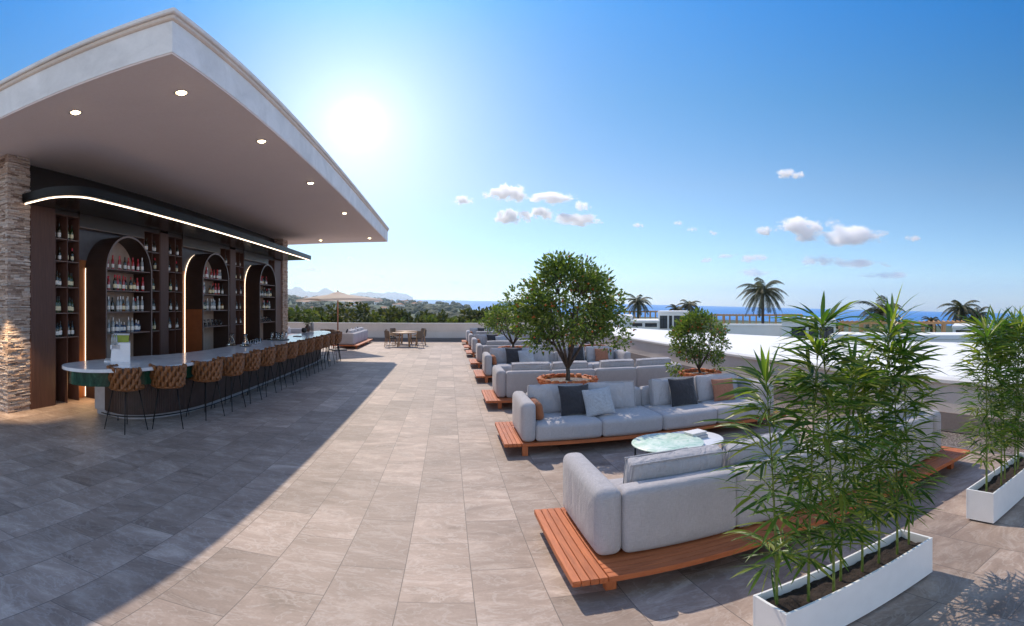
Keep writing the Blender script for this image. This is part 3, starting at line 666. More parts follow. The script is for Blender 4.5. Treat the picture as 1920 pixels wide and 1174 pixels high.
for i, (px, py, s, mt, lb) in enumerate(((570, 624, .75, 'cap_black', 'round black ceramic pot beside the clay vase'), (585, 620, .9, 'kick_grey', 'slim grey vase beside the clay vase'))):
    x, y = at(px, py, ZT_); o = MB().lathe([(0, 0), (.09 * s, 0), (.14 * s, .08 * s), (.13 * s, .2 * s), (.1 * s, .26 * s), (.08 * s, .25 * s), (.1 * s, .1 * s), (0, .04)] if i == 0 else [(0, 0), (.07, 0), (.075, .3), (.06, .36), (.05, .36), (.06, .1), (0, .05)], 18, cap=False).build('pot', mt, smooth=True, loc=(x, y, ZT_)); tag(o, lb, 'pot')
x, y = at(558, 631, ZT_); o = MB().cbox(-.14, .14, -.1, .1, 0, .02, .003).build('menu_card_stack', 'brown_clay', loc=(x, y, ZT_)); tag(o, 'flat stack of brown menus on the counter', 'menu')
# white dispenser
x, y = at(226, 676, ZT_); t = thing('drinks_dispenser', 'white counter dispenser with green lid and small tubes', 'dispenser', (x, y, ZT_), math.radians(-52)); t.scale = (1.2, 1.2, 1.1)
m = MB(); m.add([(p, q, r) for q in (-.2, .2) for p, r in ((-.16, 0), (.16, 0), (.13, .34), (-.16, .34))], [(3, 2, 1, 0), (4, 5, 6, 7), (0, 1, 5, 4), (1, 2, 6, 5), (2, 3, 7, 6), (3, 0, 4, 7)]); m.v = [(yy, -xx, zz) for xx, yy, zz in m.v]; m.build('housing', 'white_plastic', t)
MB().cbox(-.15, .15, -.11, .14, .342, .47, .006).build('lid', 'green_acrylic', t); MB().cbox(-.2, .2, -.26, -.17, 0, .02, .003).build('drip_tray', 'white_plastic', t)
MB().cbox(-.17, .17, -.12, .15, .4705, .485, .004).build('lid_cap', 'white_plastic', t)
for i in range(3):
    m = MB(); m.lathe([(0, 0), (.016, 0), (.018, .02), (.018, .12), (.008, .15), (.008, .19), (0, .19)], 10, (.19 + .03 * i * .6, -.13 + .035 * i, .3)); m.build('tube', 'bottle_clear', t, True)
MB().cbox(.165, .2, -.16, .0, .22, .3, .003).build('tube_holder', 'white_plastic', t)

# ================================================================== SOFAS
PZ = .20
def make_sofa():
    t = thing('sofa', '', 'sofa'); L2 = 2.46; yb, yf = -.68, .70   # front is -y, back ledge on +y
    def boards():
        m1 = MB(); m2 = [MB(), MB()]
        for sx_ in (-1, 1):
            for i in range(4):
                x0 = sx_ * (L2 - .0615 * i) ; x1 = x0 - sx_ * .0575; m2[(sx_ + 1) // 2].cbox(min(x0, x1), max(x0, x1), yb, yf, PZ - .052, PZ, .003)
        for i in range(4): y0 = yf - .0685 * i; m1.cbox(-L2 + .249, -.003, y0 - .0645, y0, PZ - .052, PZ, .003); m1.cbox(.003, L2 - .249, y0 - .0645, y0, PZ - .052, PZ, .003)
        m1.cbox(-L2 + .249, L2 - .249, yb, yb + .06, PZ - .052, PZ - .002, .003); m1.box(-L2 + .25, L2 - .25, yb + .06, yf - .277, PZ - .05, PZ - .006)
        return m1, m2
    m1, m2 = boards(); m1.build('platform_boards', 'teak_x', t)
    for q_ in m2: q_.build('end_boards', 'teak_y', t)
    for x in (-2.16, -.04, 2.16):
        for y in (yb + .045, yf - .14):
            MB().cbox(x - .04, x + .04, y - .035, y + .035, 0, PZ - .053, .004).build('leg', 'teak_z', t)
    for sx_ in (-1, 1):
        a, b = sx_ * 2.205, sx_ * 2.0; MB().soft(min(a, b), max(a, b), -.665, .42, PZ + .002, .80, .075, .008, 6).build('arm', 'grey_fabric', t, True)
    for i in range(4):
        x0 = -1.996 + i * .998
        MB().soft(x0 + .003, x0 + .995, .215, .42, PZ + .002, .775, .05, .012, 6).build('backrest', 'grey_fabric', t, True)
        MB().soft(x0 + .003, x0 + .995, -.655, .212, PZ + .002, .475, .055, .022, 6, jit=.006).build('seat_cushion', 'grey_fabric', t, True)
    for i, (x, wd) in enumerate(((-1.55, .88), (-.62, .82), (.52, .82), (1.42, .86))):
        mt = Matrix.Translation((x, .085, .70)) @ Matrix.Rotation(math.radians(78), 4, 'X')
        m = MB(); m.soft(-wd / 2, wd / 2, -.23, .23, -.07, .07, .034, (.006, .012, .055), 10, jit=.014); m.v = [tuple(mt @ Vector(v)) for v in m.v]; bc = m.build('back_cushion', 'cushion_fabric', t, True)
        for sz in (-1, 1):
            m = MB(); a_, b_ = wd / 2 - .008, .222; loop = [(-a_ + .02, b_, sz * .066), (0, b_ + .011, sz * .069), (a_ - .02, b_, sz * .066), (a_, b_ - .02, sz * .066), (a_ + .004, 0, sz * .067), (a_, -b_ + .02, sz * .066), (a_ - .02, -b_, sz * .066), (-a_ + .02, -b_, sz * .066), (-a_, -b_ + .02, sz * .066), (-a_ - .004, 0, sz * .067), (-a_, b_ - .02, sz * .066)]
            m.tube([tuple(mt @ Vector(v)) for v in catmull(loop, 4)] + [tuple(mt @ Vector(loop[0]))], .0075, 6); m.build('piping', 'cushion_fabric', bc, True)
    return t
rows = [(3.66, PI), (7.36, 0), (10.62, PI), (14.2, 0), (17.4, PI), (21.05, 0), (23.95, PI), (27.5, 0)]
rows = [(2.965 + .70 , PI)] + rows[1:]
XS = .79 + 2.46
rl = ['grey sofa on a teak platform with its back to the camera, nearest of all', 'grey sofa on a teak platform facing the camera behind the marble coffee table', 'grey sofa seen from behind just past the potted citrus trees', 'grey sofa facing the camera in the fourth row, past the citrus trees', 'grey sofa seen from behind in the fifth row of the terrace', 'grey sofa facing the camera in the sixth row of the terrace', 'grey sofa seen from behind in the seventh row', 'grey sofa in the last row before the far wall']
def place_sofa(y, rz, lb, i, x=XS): 
    global sofa0
    if i == 0: sofa0.location = (x, y, 0); sofa0.rotation_euler[2] = rz; sofa0['label'] = lb; sofa0['group'] = 'grey platform sofas'; return sofa0
    return dup(sofa0, (x, y, 0), rz, lb, 'grey platform sofas')
sofa0 = make_sofa()
for i, (y, rz) in enumerate(rows): place_sofa(y, rz, rl[i], i)
place_sofa(26.3, -PI / 2, 'grey sofa beside the parasol with its back to the open terrace', 9, -5.25)
place_sofa(26.3, PI / 2, 'grey sofa behind the far end of the bar counter', 10, -9.6)

def pillow_mesh(W, H, T, mt, seed):
    o = MB().pillow(W, H, T, Matrix.Identity(4), 14, 0, seed).build('p', mt, smooth=True, weld=True); me = o.data; bpy.data.objects.remove(o); return me
PD = pillow_mesh(.52, .50, .17, 'charcoal_velvet', 1); PG = pillow_mesh(.47, .46, .16, 'pale_grey_fabric', 2); PT = pillow_mesh(.44, .42, .15, 'terracotta_fabric', 3)
m = MB(); m.soft(-.07, .07, -.3, .3, -.14, .14, .068, .006, 5); o = m.build('p', 'tan_leather_roll', smooth=True); PB = o.data; bpy.data.objects.remove(o)
def throw(me, base, rz, lx, ly, lz, tilt, yaw, lb, roll=0):
    o = bpy.data.objects.new('throw_pillow', me); C.objects.link(o)
    mt = Matrix.Translation(base) @ Matrix.Rotation(rz, 4, 'Z') @ Matrix.Translation((lx, ly, lz)) @ Matrix.Rotation(yaw, 4, 'Z') @ Matrix.Rotation(math.radians(90 - tilt), 4, 'X') @ Matrix.Rotation(roll, 4, 'Z')
    o.matrix_world = mt; tag(o, lb, 'pillow', 'throw pillows on the sofas'); return o
for ri, nmr in ((1, 'the sofa behind the coffee table'), (3, 'the fourth row sofa'), (5, 'the sixth row sofa'), (7, 'the last row sofa')):
    y, rz = rows[ri]; b = (XS, y, 0)
    throw(PD, b, rz, -1.30, -.19, .72, 20, .1, 'charcoal throw pillow beside a pale one on ' + nmr)
    throw(PG, b, rz, -.96, -.31, .70, 28, -.16, 'pale grey throw pillow leaning on a charcoal one on ' + nmr, .14)
    throw(PD, b, rz, .60, -.16, .72, 17, .05, 'single charcoal throw pillow in the middle of ' + nmr)
    throw(PT, b, rz, 1.42, -.16, .685, 18, -.08, 'terracotta throw pillow on ' + nmr)
    o = bpy.data.objects.new('bolster_pillow', PB); C.objects.link(o); o.location = (XS - 1.92, y - .17, .615); o.rotation_euler = (0, math.radians(-10), 0); tag(o, 'tan leather bolster against the left arm of ' + nmr, 'pillow', 'tan bolsters on the sofas')
y, rz = rows[0]; b = (XS, y, 0)
throw(PD, b, rz, 1.47, -.12, .665, 14, .03, 'charcoal pillow just showing above the left back cushion of the nearest sofa')
throw(PD, b, rz, .55, -.12, .665, 14, -.03, 'charcoal pillow just showing above the second back cushion of the nearest sofa')
for i, dy in enumerate((-1.6, -1.0, .4, 1.3)):
    throw((PD, PG, PG, PD)[i], (-5.25, 26.3, 0), -PI / 2, dy, -.12, .76, 14, .1, '%s throw pillow on the sofa beside the parasol, %s' % (('charcoal', 'pale grey', 'pale grey', 'charcoal')[i], ('far end', 'second from the far end', 'second from the near end', 'near end')[i]))
for i, dy in enumerate((-1.2, -.4, .5)):
    throw((PG, PT, PD)[i], (-9.6, 26.3, 0), PI / 2, dy, -.16, .74, 18, .1, ('pale grey', 'terracotta', 'charcoal')[i] + ' throw pillow on the sofa behind the bar counter')

# coffee tables and books
t = thing('coffee_table', 'round coffee table with pale green marble top on black rods', 'table', (2.72, 5.50, 0))
m = MB(); m.lathe([(0, .385), (.45, .385), (.465, .392), (.465, .405), (.455, .412), (0, .412)], 56, cap=False); autosmooth(m.build('tabletop', 'pale_green_marble', t)); MB().lathe([(.40, .372), (.44, .372), (.44, .3845), (.40, .3845), (.40, .372)], 40, cap=False).build('rim_frame', 'black_metal', t)
for i in range(4):
    a = PI / 4 + i * PI / 2 + .5; MB().tube([(.42 * math.cos(a), .42 * math.sin(a), .374), (.42 * math.cos(a), .42 * math.sin(a), 0)], .011, 8).build('leg', 'black_metal', t, True)
t = thing('coffee_table', 'low round white coffee table tucked behind the marble one', 'table', (3.16, 5.66, 0))
m = MB(); m.lathe([(0, .33), (.42, .33), (.432, .337), (.432, .352), (.424, .358), (0, .358)], 56, cap=False); autosmooth(m.build('tabletop', 'white_paint', t))
for i in range(3):
    a = -.35 + i * 2 * PI / 3; MB().tube([(.415 * math.cos(a), .415 * math.sin(a), .36), (.43 * math.cos(a), .43 * math.sin(a), 0)], .009, 8).build('leg', 'white_paint', t, True)
for i, (dx, rz, s, mt, lb) in enumerate(((0, .12, 1.0, 'book_grey', 'grey hardback book lying on the white coffee table'), (.01, .2, .85, 'white_paint', 'small pale book on top of the grey one'))):
    t = thing('book', lb, 'book', (3.22 + dx, 5.68, .3585 + .046 * i), rz); MB().cbox(-.15 * s, .15 * s, -.11 * s, .11 * s, .038, .045, .002).build('cover', mt, t); MB().cbox(-.15 * s, .15 * s, -.11 * s, .11 * s, 0, .006, .002).build('cover', mt, t); MB().box(-.146 * s, .146 * s, -.106 * s, .106 * s, .006, .038).build('pages', 'book_pages', t)

# ================================================================== CITRUS TREES IN POTS
def citrus(x, y, H0, Rp, cc, R, seed, nblob, nleaf, pl_lb, tr_lb, leafL=.085, lobe=None):
    rg = random.Random(seed)
    p = thing('terracotta_pot', pl_lb, 'pot', (x, y, 0), 0, 'terracotta tree pots')
    MB().lathe([(0, 0), (Rp * .72, 0), (Rp * .93, H0 - .05), (Rp * .99, H0 - .05), (Rp, H0), (Rp * .86, H0), (Rp * .84, H0 - .08), (0, H0 - .07)], 40, cap=False).build('pot_body', 'terracotta', p, True)
    m = MB()
    for i in range(44):
        a = 2 * PI * i / 44 + rg.uniform(-.03, .03); s = rg.uniform(.028, .05); r = Rp * .93 + rg.uniform(-.02, .02); m.soft(-s, s, -s, s, -s * .7, s * .7, s * .6, 0, 2); k0 = len(m.v) - 0
    # scatter pebbles round the rim
    per = len(m.v) // 44; vs = []
    for i in range(44):
        a = 2 * PI * i / 44 + rg.uniform(-.04, .04); r = Rp * .92 + rg.uniform(-.03, .03); rot = Matrix.Rotation(rg.uniform(0, 6), 3, 'Z') @ Matrix.Rotation(rg.uniform(-.4, .4), 3, 'X')
        for v in m.v[i * per:(i + 1) * per]: q = rot @ Vector(v); vs.append((q.x + r * math.cos(a), q.y + r * math.sin(a), q.z + H0 + .012))
    m.v = vs; m.build('pebble_rim', 'pebble_terracotta', p, True)
    m = MB(); m.lathe([(0, H0 - .02), (Rp * .5, H0 - .03), (Rp * .87, H0 - .04)], 24, cap=False); m.build('soil', 'gravel', p)
    t = thing('citrus_tree', tr_lb, 'tree', (x, y, H0 - .05), 0, 'potted citrus trees'); cz = cc - H0 + .05
    base = Vector((0, 0, 0)); fork = Vector((rg.uniform(-.03, .03), 0, .28 * R + .1)); tr = MB(); tr.tube([base, base.lerp(fork, .5) + Vector((.02, 0, 0)), fork], [.05 * R + .012, .04 * R + .01, .038 * R + .01], 9)
    bl = []
    for i in range(nblob):
        a = rg.uniform(0, 2 * PI); u = rg.uniform(-.85, 1); rr = math.sqrt(max(0, 1 - u * u)) * rg.uniform(.45, 1) ** .5; sq = (1.0 if u > 0 else .9)
        hz = .97 - .12 * u
        bl.append(Vector((R[0] * rr * math.cos(a) * hz, R[0] * rr * math.sin(a) * hz, cz + R[1] * u * rg.uniform(.75, 1)))) if isinstance(R, tuple) else None
    if lobe: bl += [Vector(q) for q in lobe]
    return p, t, tr, bl, rg, fork, cz
def citrus_tree(x, y, H0, Rp, cc, Rx, Rz, seed, nblob, nleaf, pl_lb, tr_lb, L=.085, lobe=()):
    rg = random.Random(seed)
    p = thing('terracotta_pot', pl_lb, 'pot', (x, y, 0), 0, 'terracotta tree pots')
    MB().lathe([(0, 0), (Rp * .72, 0), (Rp * .93, H0 - .05), (Rp * .99, H0 - .05), (Rp, H0), (Rp * .86, H0), (Rp * .84, H0 - .08), (0, H0 - .07)], 40, cap=False).build('pot_body', 'terracotta', p, True)
    M_ = MB()
    for i in range(46):
        a = 2 * PI * i / 46 + rg.uniform(-.04, .04); s = rg.uniform(.026, .048); r = Rp * .92 + rg.uniform(-.03, .03); q = MB(); q.soft(-s, s, -s, s, -s * .7, s * .7, s * .6, 0, 2)
        mt = Matrix.Translation((r * math.cos(a), r * math.sin(a), H0 + .012)) @ Matrix.Rotation(rg.uniform(0, 6), 4, 'Z') @ Matrix.Rotation(rg.uniform(-.4, .4), 4, 'X')
        M_.add([mt @ Vector(v) for v in q.v], q.f)
    M_.build('pebble_rim', 'pebble_terracotta', p, True)
    MB().lathe([(0, H0 - .015), (Rp * .5, H0 - .025), (Rp * .87, H0 - .035)], 24, cap=False).build('soil', 'gravel', p)
    z0 = H0 - .05; t = thing('citrus_tree', tr_lb, 'tree', (x, y, z0), 0, 'potted citrus trees'); cz = cc - z0
    fork = Vector((rg.uniform(-.02, .02), 0, max(.13, (cz - Rz) * .42))); tr = MB(); tr.tube([(0, 0, -.05), (.012, 0, fork.z * .5), fork], [.046 * Rx + .01, .036 * Rx + .008, .032 * Rx + .008], 9)
    bl = []
    for i in range(nblob):
        a = rg.uniform(0, 2 * PI); u = rg.uniform(-.8, 1); rr = math.sqrt(max(0, 1 - u * u)) * math.sqrt(rg.uniform(.35, 1)); hz = 1 - .1 * u
        bl.append((Vector((Rx * rr * math.cos(a) * hz, Rx * .82 * rr * math.sin(a) * hz, cz + Rz * u * rg.uniform(.8, 1))), 1.0))
    bl += [(Vector(q), .9) for q in lobe]
    main = [fork]; nm_ = 6
    for i in range(nm_):
        a = 2 * PI * i / nm_ + rg.uniform(-.3, .3); e = Vector((Rx * .5 * math.cos(a), Rx * .5 * math.sin(a), cz - Rz * .1 + rg.uniform(-.1, .4) * Rz)); c = fork.lerp(e, .42) + Vector((.10 * Rx * math.cos(a), .10 * Rx * math.sin(a), .02))
        tr.tube([fork, c, e], [.026 * Rx + .006, .018 * Rx + .005, .006], 6); main += [c, e]
    lf = MB()
    for q, s in bl:
        n0 = min(main, key=lambda v: (v - q).length + (v.z > q.z) * .3); tr.tube([n0, n0.lerp(q, .55) + Vector((0, 0, -.03)), q], [.008, .006, .003], 4)
        rb_ = .25 * Rx * s
        for i in range(nleaf):
            dv = Vector((rg.gauss(0, 1), rg.gauss(0, 1), rg.gauss(0, 1))); dv = dv / max(dv.length, .01) * rb_ * rg.uniform(.15, 1) ** .6; dv.z *= .8
            pp = q + dv; d = (dv.normalized() + (pp - Vector((0, 0, cz))).normalized() * .6 + Vector((rg.gauss(0, .5), rg.gauss(0, .5), rg.gauss(.1, .5))))
            d.normalize(); l = L * rg.uniform(.7, 1.3); s_ = d.cross(Vector((rg.gauss(0, 1), rg.gauss(0, 1), rg.gauss(0, 1)))).normalized(); nn = d.cross(s_)
            mid = pp + d * l * .5 + nn * l * .08; lf.add([pp, mid + s_ * l * .22, pp + d * l, mid - s_ * l * .22], [(0, 1, 2), (0, 2, 3)], 0)
        for i in range(2 if rg.random() < .35 else 1):
            dv = Vector((rg.gauss(0, 1), rg.gauss(0, 1), rg.gauss(-.2, 1))).normalized() * rb_ * rg.uniform(.7, 1.05); r = .019
            c = q + dv; lf.lathe([(0, -r), (r * .75, -r * .65), (r, 0), (r * .75, r * .65), (0, r)], 6, c, 1, False)
    tr.build('trunk', 'bark', t, True); lf.build('crown', ['citrus_leaf', 'fruit'], t)
    return t
citrus_tree(2.2, 8.62, .83, .56, 2.24, .92, .84, 5, 150, 60, 'wide terracotta pot rimmed with pebbles under the biggest citrus tree', 'biggest potted citrus tree with orange fruit, between the second and third sofas', .085, [(-1.02, 0, 1.6), (-.96, -.1, 1.35), (-.85, .1, 1.1), (1.0, 0, .9), (1.12, .1, .74), (-.7, 0, .85), (1.0, -.1, 1.25), (-.5, .1, .7), (.8, 0, .7), (1.15, 0, 1.05), (-.3, 0, .75), (-.2, 0, 2.28), (.35, .1, 2.2)])
citrus_tree(5.0, 8.62, .80, .43, 1.50, .60, .56, 8, 70, 60, 'smaller terracotta pot behind the right end of the front sofa', 'small round potted citrus tree by the right parapet wall', .075, [(-.62, 0, .22), (-.5, 0, .1), (.45, 0, .12)])
citrus_tree(2.15, 15.75, .8, .5, 1.72, .95, .55, 13, 50, 45, 'terracotta pot between the fourth and fifth sofa rows', 'potted citrus tree behind the biggest one, left of it', .10)
citrus_tree(4.9, 15.8, .8, .45, 1.6, .7, .6, 17, 40, 45, 'terracotta pot by the wall between the fourth and fifth sofa rows', 'potted citrus tree mostly hidden behind the biggest one', .10)
citrus_tree(2.4, 22.5, .8, .5, 1.6, .8, .55, 19, 30, 40, 'terracotta pot between the sixth and seventh sofa rows', 'distant potted citrus tree between the sixth and seventh sofa rows', .12)

# ================================================================== BAMBOO PLANTERS
def planter(x0, lb):
    t = thing('planter_box', lb, 'planter', (x0 + .695, 2.005, 0)); m = MB(); a, b, h, w_ = .695, .145, .355, .018
    m.cbox(-a, a, -b, -b + w_, .02, h, .002); m.cbox(-a, a, b - w_, b, .02, h, .002); m.box(-a + .001, -a + w_, -b + w_, b - w_, .022, h - .001); m.box(a - w_, a - .001, -b + w_, b - w_, .022, h - .001); m.box(-a + w_, a - w_, -b + w_, b - w_, .02, .2)
    m.build('box', 'white_paint', t); MB().box(-a + .03, a - .03, -b + .03, b - .03, 0, .021).build('base', 'black_metal', t)
    m = MB(); nx, ny = 56, 12
    vs = []; X0, X1, Y0, Y1 = -a + w_ + .001, a - w_ - .001, -b + w_ + .001, b - w_ - .001
    for i in range(nx + 1):
        for j in range(ny + 1):
            X = X0 + (X1 - X0) * i / nx; Y = Y0 + (Y1 - Y0) * j / ny; z = .285 + .03 * mn.noise(Vector((X * 7 + x0, Y * 7, 1))) + .016 * mn.noise(Vector((X * 22, Y * 22, x0))); vs.append((X, Y, z))
    m.add(vs, [(i * (ny + 1) + j, (i + 1) * (ny + 1) + j, (i + 1) * (ny + 1) + j + 1, i * (ny + 1) + j + 1) for i in range(nx) for j in range(ny)]); m.build('soil', 'soil', t, True)
    return t
planter(1.59, 'white trough planter of bamboo in the foreground'); planter(4.05, 'white trough planter of bamboo by the gravel strip')
def bamboo(x, y, H, seed, lb, grp):
    rg = random.Random(seed); t = thing('bamboo_plant', lb, 'bamboo', (x, y, .29), 0, grp); st = MB(); lf = MB()
    lean = Vector((rg.uniform(-.11, .11), rg.uniform(-.09, .09), 0)); pts = []; rr = []; nseg = int(H / .14)
    for i in range(nseg + 1):
        f = i / nseg; z = f * H; c = lean * f * f + Vector((0, 0, z - .03))
        for dz, s in ((-.006, 1.0), (0, 1.22), (.006, 1.0)): pts.append(c + Vector((0, 0, dz))); rr.append((.0095 * (1 - f * .72)) * s)
    st.tube(pts, rr, 7)
    def blade(p, d, L, W):
        d = d.normalized(); s = d.cross(Vector((0, 0, 1)));
        if s.length < .1: s = Vector((1, 0, 0))
        s = (s.normalized() + Vector((rg.gauss(0, .35), rg.gauss(0, .35), rg.gauss(0, .45)))); s = (s - d * s.dot(d)).normalized(); vs = []; p = Vector(p); dirv = d.copy()
        prof = (.12, .8, 1.0, .72, .02); q = p.copy()
        nn = s.cross(d)
        for i, wv in enumerate(prof):
            vs += [q - s * W * wv * .5 + nn * W * wv * .12, q, q + s * W * wv * .5 + nn * W * wv * .12]; dirv = (dirv + Vector((0, 0, rg.uniform(-.22, -.06)))).normalized(); q = q + dirv * L / 4
        fs = []
        for i in range(4):
            for j in range(2): fs.append((i * 3 + j, i * 3 + j + 1, i * 3 + j + 4, i * 3 + j + 3))
        lf.add(vs, fs)
    z = .19 * H; ga_ = rg.uniform(0, 6)
    while z < H * .985:
        f = z / H; c = lean * f * f + Vector((0, 0, z)); nb = rg.choice((1, 2, 2)) if f < .4 else 2
        for b in range(nb):
            ga_ += 2.4 + rg.uniform(-.4, .4); L = (.07 + .17 * math.sin(PI * min(1, max(0, f - .15) * 1.15 + .05))) * rg.uniform(.7, 1.15); el = rg.uniform(.35, .9) if f < .8 else rg.uniform(.8, 1.25)
            d = Vector((math.cos(ga_) * math.cos(el), math.sin(ga_) * math.cos(el), math.sin(el))); e = c + d * L; mid = c + d * L * .5 + Vector((0, 0, .012)); st.tube([c, mid, e], [.0035, .0028, .0018], 4)
            nl = rg.randint(7, 10)
            for i in range(nl):
                g = .3 + .7 * i / (nl - 1); pp = c.lerp(e, g); side = (-1) ** i; az = math.atan2(d.y, d.x) + side * (1.0 * (1 - g) + .22) + rg.uniform(-.2, .2); ev = rg.uniform(-.2, .45) + .3 * f
                blade(pp, Vector((math.cos(az) * math.cos(ev), math.sin(az) * math.cos(ev), math.sin(ev))), rg.uniform(.13, .26) * (1.25 if f > .68 else 1), rg.uniform(.012, .024) * (1.25 if f > .68 else 1))
        z += rg.uniform(.05, .085)
    c = lean + Vector((0, 0, H - .02))
    for i in range(9):
        a = 2 * PI * i / 9 + rg.uniform(-.2, .2); ev = rg.uniform(.5, 1.3); blade(c, Vector((math.cos(a) * math.cos(ev), math.sin(a) * math.cos(ev), math.sin(ev))), rg.uniform(.22, .33), rg.uniform(.02, .031))
    st.build('cane', 'bamboo_cane', t, True); lf.build('foliage', 'bamboo_leaf', t)
nb_ = ['front left end', 'second from the front left end', 'third from the front left end', 'fourth from the front left end', 'fourth from the far end', 'third from the far end', 'second from the far end', 'far right end']
for i in range(8):
    rg = random.Random(40 + i); hh = (1.5, 1.66, 1.82, 1.5, 1.46, 1.74, 1.82, 1.56)[i]
    bamboo(1.68 + i * .17 + rg.uniform(-.02, .02), 2.0 + rg.uniform(-.06, .06), hh, 100 + i, 'leafy bamboo in the foreground trough, %s' % nb_[i], 'bamboo in the foreground trough')
    bamboo(4.15 + i * .165 + rg.uniform(-.02, .02), 2.0 + rg.uniform(-.06, .06), (1.62, 1.7, 1.6, 1.72, 1.66, 1.75, 1.6, 1.7)[i], 200 + i, 'leafy bamboo in the trough by the gravel, %s' % nb_[i], 'bamboo in the trough by the gravel')

# ================================================================== PARASOL AND DINING SET
t = thing('parasol', 'cream square parasol on a wooden pole at the far end', 'parasol', (-5.42, 23.1, 0), math.radians(38))
MB().tube([(0, 0, 0), (0, 0, 2.95)], .035, 12).build('pole', 'umbrella_wood', t, True); MB().cbox(-.35, .35, -.35, .35, 0, .07, .01).build('base', 'kerb_dark', t)
m = MB(); R = 1.62; ze, za = 2.52, 2.84; ring = []
for sd in range(4):
    for i in range(8):
        u = -1 + 2 * i / 8; q = Matrix.Rotation(sd * PI / 2, 3, 'Z') @ Vector((R, R * u, 0)); ring.append((q.x, q.y, ze + .05 * (1 - u * u)))
n = len(ring); vs = []
for f in (1, .75, .5, .25, .1): vs += [(x * f, y * f, ze + (za - ze) * (1 - f) ** .9 + (z - ze) * f) for x, y, z in ring]
fs = [(L * n + i, L * n + (i + 1) % n, (L + 1) * n + (i + 1) % n, (L + 1) * n + i) for L in range(4) for i in range(n)]; m.add(vs, fs)
m.add([(x, y, z) for x, y, z in ring] + [(x * 1.002, y * 1.002, z - .1) for x, y, z in ring], [(i, (i + 1) % n, n + (i + 1) % n, n + i) for i in range(n)]); m.build('canopy', 'canvas', t, False)
m = MB(); m.add([(.34, .34, 2.80), (-.34, .34, 2.80), (-.34, -.34, 2.80), (.34, -.34, 2.80), (0, 0, 2.92)], [(0, 1, 4), (1, 2, 4), (2, 3, 4), (3, 0, 4)]); m.build('vent_cap', 'canvas', t); MB().lathe([(.02, 2.9), (.02, 2.98), (0, 3.0)], 8, cap=False).build('finial', 'umbrella_wood', t, True)
for i in range(8):
    a = i * PI / 4; L = R * (1.38 if i % 2 else .98); MB().tube([(.04 * math.cos(a), .04 * math.sin(a), 2.80), (L * math.cos(a), L * math.sin(a), ze + (0 if i % 2 else .03))], .012, 6).build('rib', 'umbrella_wood', t, True)
def dining_table(x, y, lb):
    t = thing('dining_table', lb, 'table', (x, y, 0)); m = MB(); m.lathe([(0, .72), (.62, .72), (.65, .735), (.65, .75), (0, .755)], 36, cap=False); m.build('tabletop', 'table_oak', t, True)
    for i in range(4):
        a = PI / 4 + i * PI / 2; MB().tube([(.34 * math.cos(a), .34 * math.sin(a), .72), (.42 * math.cos(a), .42 * math.sin(a), 0)], .024, 8).build('leg', 'table_oak', t, True)
dining_table(-2.4, 26.0, 'round oak dining table on the open terrace, the nearer of two'); dining_table(-2.4, 27.6, 'round oak dining table on the open terrace, the farther of two')
def make_chair():
    t = thing('dining_chair', '', 'chair'); m = MB(); m.soft(-.24, .24, -.23, .23, .42, .46, .018, 0, 3); m.build('seat', 'rattan', t, True); MB().soft(-.21, .21, -.2, .2, .461, .51, .022, .008, 4).build('seat_pad', 'black_fabric', t, True)
    m = MB(); n = 8; vs = [(-.25 + .5 * i / n, .24 + .04 * z - .05 * (1 - (2 * i / n - 1) ** 2) * -1 + dy, .5 + .38 * z) for dy in (0, .025) for z in (0, 1) for i in range(n + 1)]; q = n + 1
    fs = []
    for i in range(n): fs += [(i, i + 1, q + i + 1, q + i), (2 * q + i + 1, 2 * q + i, 3 * q + i, 3 * q + i + 1), (q + i, q + i + 1, 3 * q + i + 1, 3 * q + i), (i + 1, i, 2 * q + i, 2 * q + i + 1)]
    m.add(vs, fs); m.build('backrest', 'rattan', t)
    for sx_ in (-1, 1):
        MB().tube([(sx_ * .24, -.22, .62), (sx_ * .25, -.24, 0)], .016, 8).build('leg', 'table_oak', t, True); MB().tube([(sx_ * .24, .25, .86), (sx_ * .25, .22, .45), (sx_ * .26, .28, 0)], .016, 8).build('leg', 'table_oak', t, True)
        MB().tube([(sx_ * .245, .25, .66), (sx_ * .25, -.24, .63)], .018, 6).build('armrest', 'table_oak', t, True)
    return t
ch0 = make_chair()
for i, (x, y, a, lb) in enumerate(((-3.05, 25.55, -125, 'rattan dining chair left of the nearer table, closest to the camera'), (-1.7, 25.5, -55 - 180 + 180 + 180 * 0 + 180 * 0, 'rattan dining chair right of the nearer table, closest to the camera'), (-3.2, 26.8, -90, 'rattan dining chair between the two tables on the left'), (-1.55, 26.8, 90, 'rattan dining chair between the two tables on the right'), (-3.05, 28.2, -60, 'rattan dining chair left of the farther table'), (-1.7, 28.2, 60, 'rattan dining chair right of the farther table'))):
    a = {0: 125, 1: -125, 2: 90, 3: -90, 4: 60, 5: -60}[i]
    if i == 0: ch0.location = (x, y, 0); ch0.rotation_euler[2] = math.radians(a); ch0['label'] = lb; ch0['group'] = 'rattan dining chairs'
    else: dup(ch0, (x, y, 0), math.radians(a), lb, 'rattan dining chairs')

